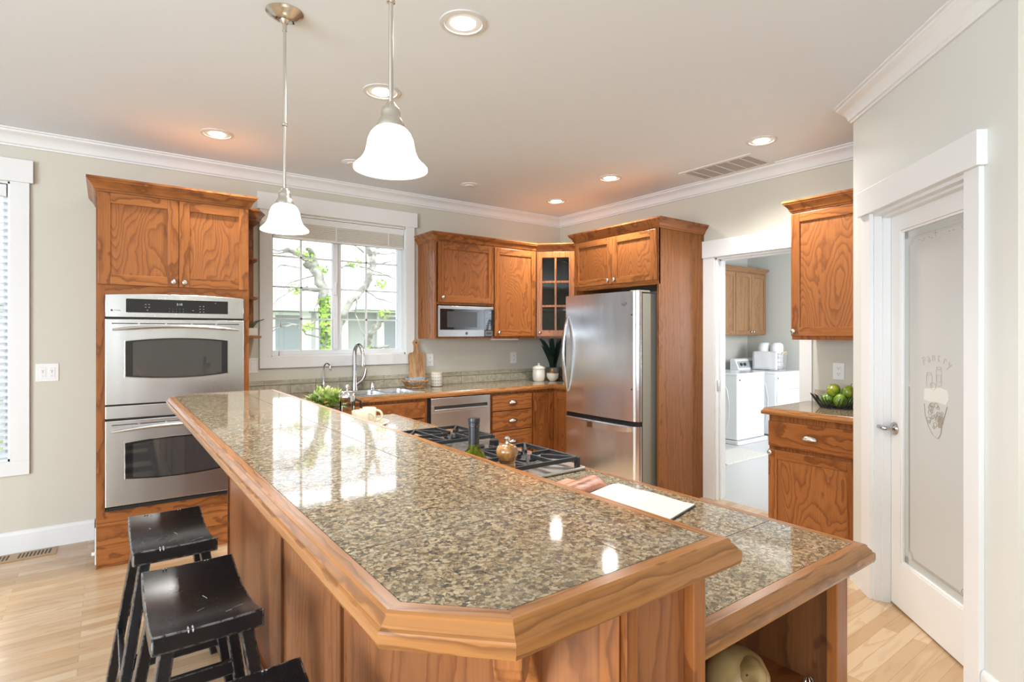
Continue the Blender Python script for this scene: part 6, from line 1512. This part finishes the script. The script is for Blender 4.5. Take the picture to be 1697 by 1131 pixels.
bm = nb(); prism(bm, [(1.20, -1.33), (2.06, -1.33), (2.10, -0.90), (1.28, -0.88)], 'z', -0.0018, 0.010)
solo('laundry_rug', bm, 'rug', 'cream woven rug on the grey laundry floor in front of the washer', 'rug', bev=0.003)

# ------------------------------------------------------------------ outdoors
bm = nb(); box(bm, -25, 25, 0.3, 40, -0.6, -0.5); struct('ground', bm, 'lawn')
t = thing('neighbour_house', 'pale neighbouring house with a light roof seen through the sink window', 'house', (1.0, 11.0, -0.5))
F = FA(9.0)
bm = nb(); box(bm, -14, 14, 9.0, 15, -0.5, 2.15); obj('wall', bm, 'exth', t)
bm = nb(); prism(bm, [(8.45, 1.98), (8.45, 2.12), (12.0, 5.4), (15.6, 2.12), (15.6, 1.98)], 'x', -14.5, 14.5); obj('roof', bm, 'extr', t)
bm = nb(); prism(bm, [(7.7, 1.98), (7.7, 2.05), (9.0, 2.75), (9.0, 1.98)], 'x', 0.6, 3.0); obj('porch_roof', bm, 'extr', t)
bm = nb(); box(bm, -14.5, 14.5, 8.43, 8.46, 1.94, 2.14)
for x in (-0.35, 0.62, 1.55, 2.3): F.box(bm, x, x+0.16, -0.5, 2.1, 0, 0.06)
for z in (0.2,): F.box(bm, -14, 14, z, z+0.05, 0, 0.03)
obj('trim_boards', bm, 'extt', t)
for x, z0_, z1_, wd in ((-0.95, 0.55, 1.85, 0.75), (0.05, 0.6, 1.85, 0.42), (1.75, 0.7, 1.85, 0.5), (3.2, 0.7, 1.8, 0.8), (-3.0, 0.6, 1.8, 0.9)):
    bm = nb(); F.box(bm, x-0.07, x+wd+0.07, z0_-0.07, z1_+0.07, 0, 0.04); w_ = obj('window', bm, 'extt', t)
    bm = nb(); F.box(bm, x, x+wd, z0_, z1_, 0.038, 0.045); obj('pane', bm, 'extw', w_)
def limb(bm, pts, r0, r1, n=5, seg=10, jit=0.02):
    P = smoothpath(pts, n); m = len(P)-1
    for p in P[1:-1]: p.x += random.uniform(-jit, jit); p.z += random.uniform(-jit, jit); p.y += random.uniform(-jit, jit)
    tube(bm, P, [(r0+(r1-r0)*i/m)*(0.52 if r0 > 0.03 else 1)*random.uniform(0.88, 1.14) for i in range(m+1)], seg)
    return P
random.seed(17)
t = thing('bare_tree', 'mossy pruned tree with ivy on its trunk outside the sink window', 'tree', (-1.62, 3.0, -0.5))
bm = nb(); T = []
T += limb(bm, [(-1.62, 3.0, -0.55), (-1.62, 3.0, 0.5), (-1.64, 3.0, 1.14), (-1.66, 3.0, 1.6), (-1.72, 3.0, 1.95), (-1.79, 3.0, 2.2), (-1.93, 3.02, 2.38)], 0.17, 0.12)
limb(bm, [(-1.79, 3.0, 2.2), (-1.93, 3.0, 2.40), (-2.10, 3.0, 2.50), (-2.22, 3.02, 2.52)], 0.10, 0.055)
limb(bm, [(-1.80, 3.0, 2.25), (-1.86, 3.0, 2.5), (-1.92, 3.0, 2.58)], 0.09, 0.06)
limb(bm, [(-1.60, 3.0, 1.25), (-1.47, 3.05, 1.52), (-1.32, 3.1, 1.82), (-1.15, 3.1, 2.02), (-1.02, 3.1, 2.22), (-0.97, 3.1, 2.45), (-1.0, 3.1, 2.62), (-1.15, 3.1, 2.82)], 0.105, 0.075)
limb(bm, [(-0.98, 3.1, 2.45), (-0.90, 3.1, 2.65), (-0.86, 3.1, 2.82)], 0.07, 0.05)
limb(bm, [(-1.64, 3.0, 2.0), (-1.95, 3.0, 2.03), (-2.08, 2.98, 1.98)], 0.055, 0.035)
limb(bm, [(-1.5, 3.0, 2.36), (-1.40, 3.0, 2.37), (-1.27, 3.0, 2.40)], 0.045, 0.035)
limb(bm, [(-1.05, 3.2, -0.55), (-1.04, 3.2, 0.8), (-1.03, 3.15, 1.2), (-0.98, 3.1, 1.40), (-0.88, 3.1, 1.55), (-0.80, 3.1, 1.68)], 0.12, 0.07)
limb(bm, [(-1.04, 3.15, 1.16), (-0.92, 3.1, 1.20), (-0.70, 3.1, 1.24)], 0.06, 0.035)
obj('trunk', bm, 'bark', t, smooth=True, ang=80)
bm = nb()
tw = [[(-1.93, 3.0, 2.05), (-2.2, 2.95, 1.95), (-2.42, 2.9, 1.78)], [(-1.80, 3, 2.2), (-2.1, 3, 2.12), (-2.3, 2.95, 1.95)], [(-2.15, 3, 2.5), (-2.5, 2.95, 2.42), (-2.75, 2.9, 2.28)], [(-2.2, 3, 2.5), (-2.45, 3, 2.55), (-2.7, 2.9, 2.7)], [(-1.75, 3, 1.9), (-1.85, 2.95, 1.75), (-1.84, 2.9, 1.6), (-1.95, 2.9, 1.5)],
      [(-1.70, 3, 1.45), (-2.0, 2.95, 1.52), (-2.3, 2.9, 1.50), (-2.45, 2.9, 1.42), (-2.7, 2.9, 1.46)], [(-1.66, 3, 1.35), (-1.95, 2.95, 1.40), (-2.2, 2.9, 1.55), (-2.6, 2.9, 1.38)], [(-0.95, 3.1, 2.4), (-0.7, 3, 2.5), (-0.45, 3, 2.4)], [(-0.9, 3.1, 2.6), (-0.6, 3, 2.6), (-0.4, 3, 2.5)], [(-1.1, 3.1, 2.6), (-1.35, 3, 2.7), (-1.6, 3, 2.6)],
      [(-1.2, 3.1, 2.0), (-1.25, 3, 1.7), (-1.15, 3, 1.4), (-1.1, 3, 1.2)], [(-1.1, 3.1, 2.05), (-0.85, 3, 1.9), (-0.5, 3, 1.85)], [(-1.0, 3.1, 2.3), (-0.7, 3, 2.25), (-0.45, 3, 2.15)], [(-2.0, 3, 2.3), (-2.3, 3, 2.3), (-2.45, 3, 2.15)], [(-1.2, 3, 2.38), (-0.9, 3, 2.32), (-0.5, 3, 2.2)]]
for p in tw: limb(bm, p, 0.014, 0.005, 4, 5, 0.015)
obj('twigs', bm, 'bark', t)
bm = nb(); random.seed(9)
def ivy(c, r, n, s):
    for k in range(n):
        d = Vector((random.gauss(0, 1), random.gauss(0, 1), random.gauss(0, 1))).normalized(); p = Vector(c)+Vector((d.x*r[0], d.y*r[1], d.z*r[2]))
        a = d.cross(Vector((random.random(), random.random(), 1))).normalized()*s*random.uniform(.6, 1.3); b_ = d.cross(a).normalized()*s
        bm.faces.new([bm.verts.new(p+a), bm.verts.new(p+b_*0.8+d*0.01), bm.verts.new(p-a), bm.verts.new(p-b_+d*0.01)])
for z in [0.2+0.11*k for k in range(16)]: ivy((-1.63-0.03*max(0, z-1.4)*3, 3.0, z), (0.12, 0.11, 0.08), 120, 0.026)
for c in ((-1.9, 3, 2.45), (-2.0, 3, 2.52), (-1.75, 3, 2.3), (-2.1, 3, 2.0), (-0.86, 3.05, 2.15), (-0.78, 3.1, 1.7), (-1.27, 3.0, 2.42), (-1.05, 3.05, 0.95), (-1.05, 3.05, 1.15), (-1.15, 3.1, 1.05), (-1.95, 2.95, 1.5)): ivy(c, (0.09, 0.09, 0.07), 45, 0.022)
obj('ivy', bm, 'ivy', t)
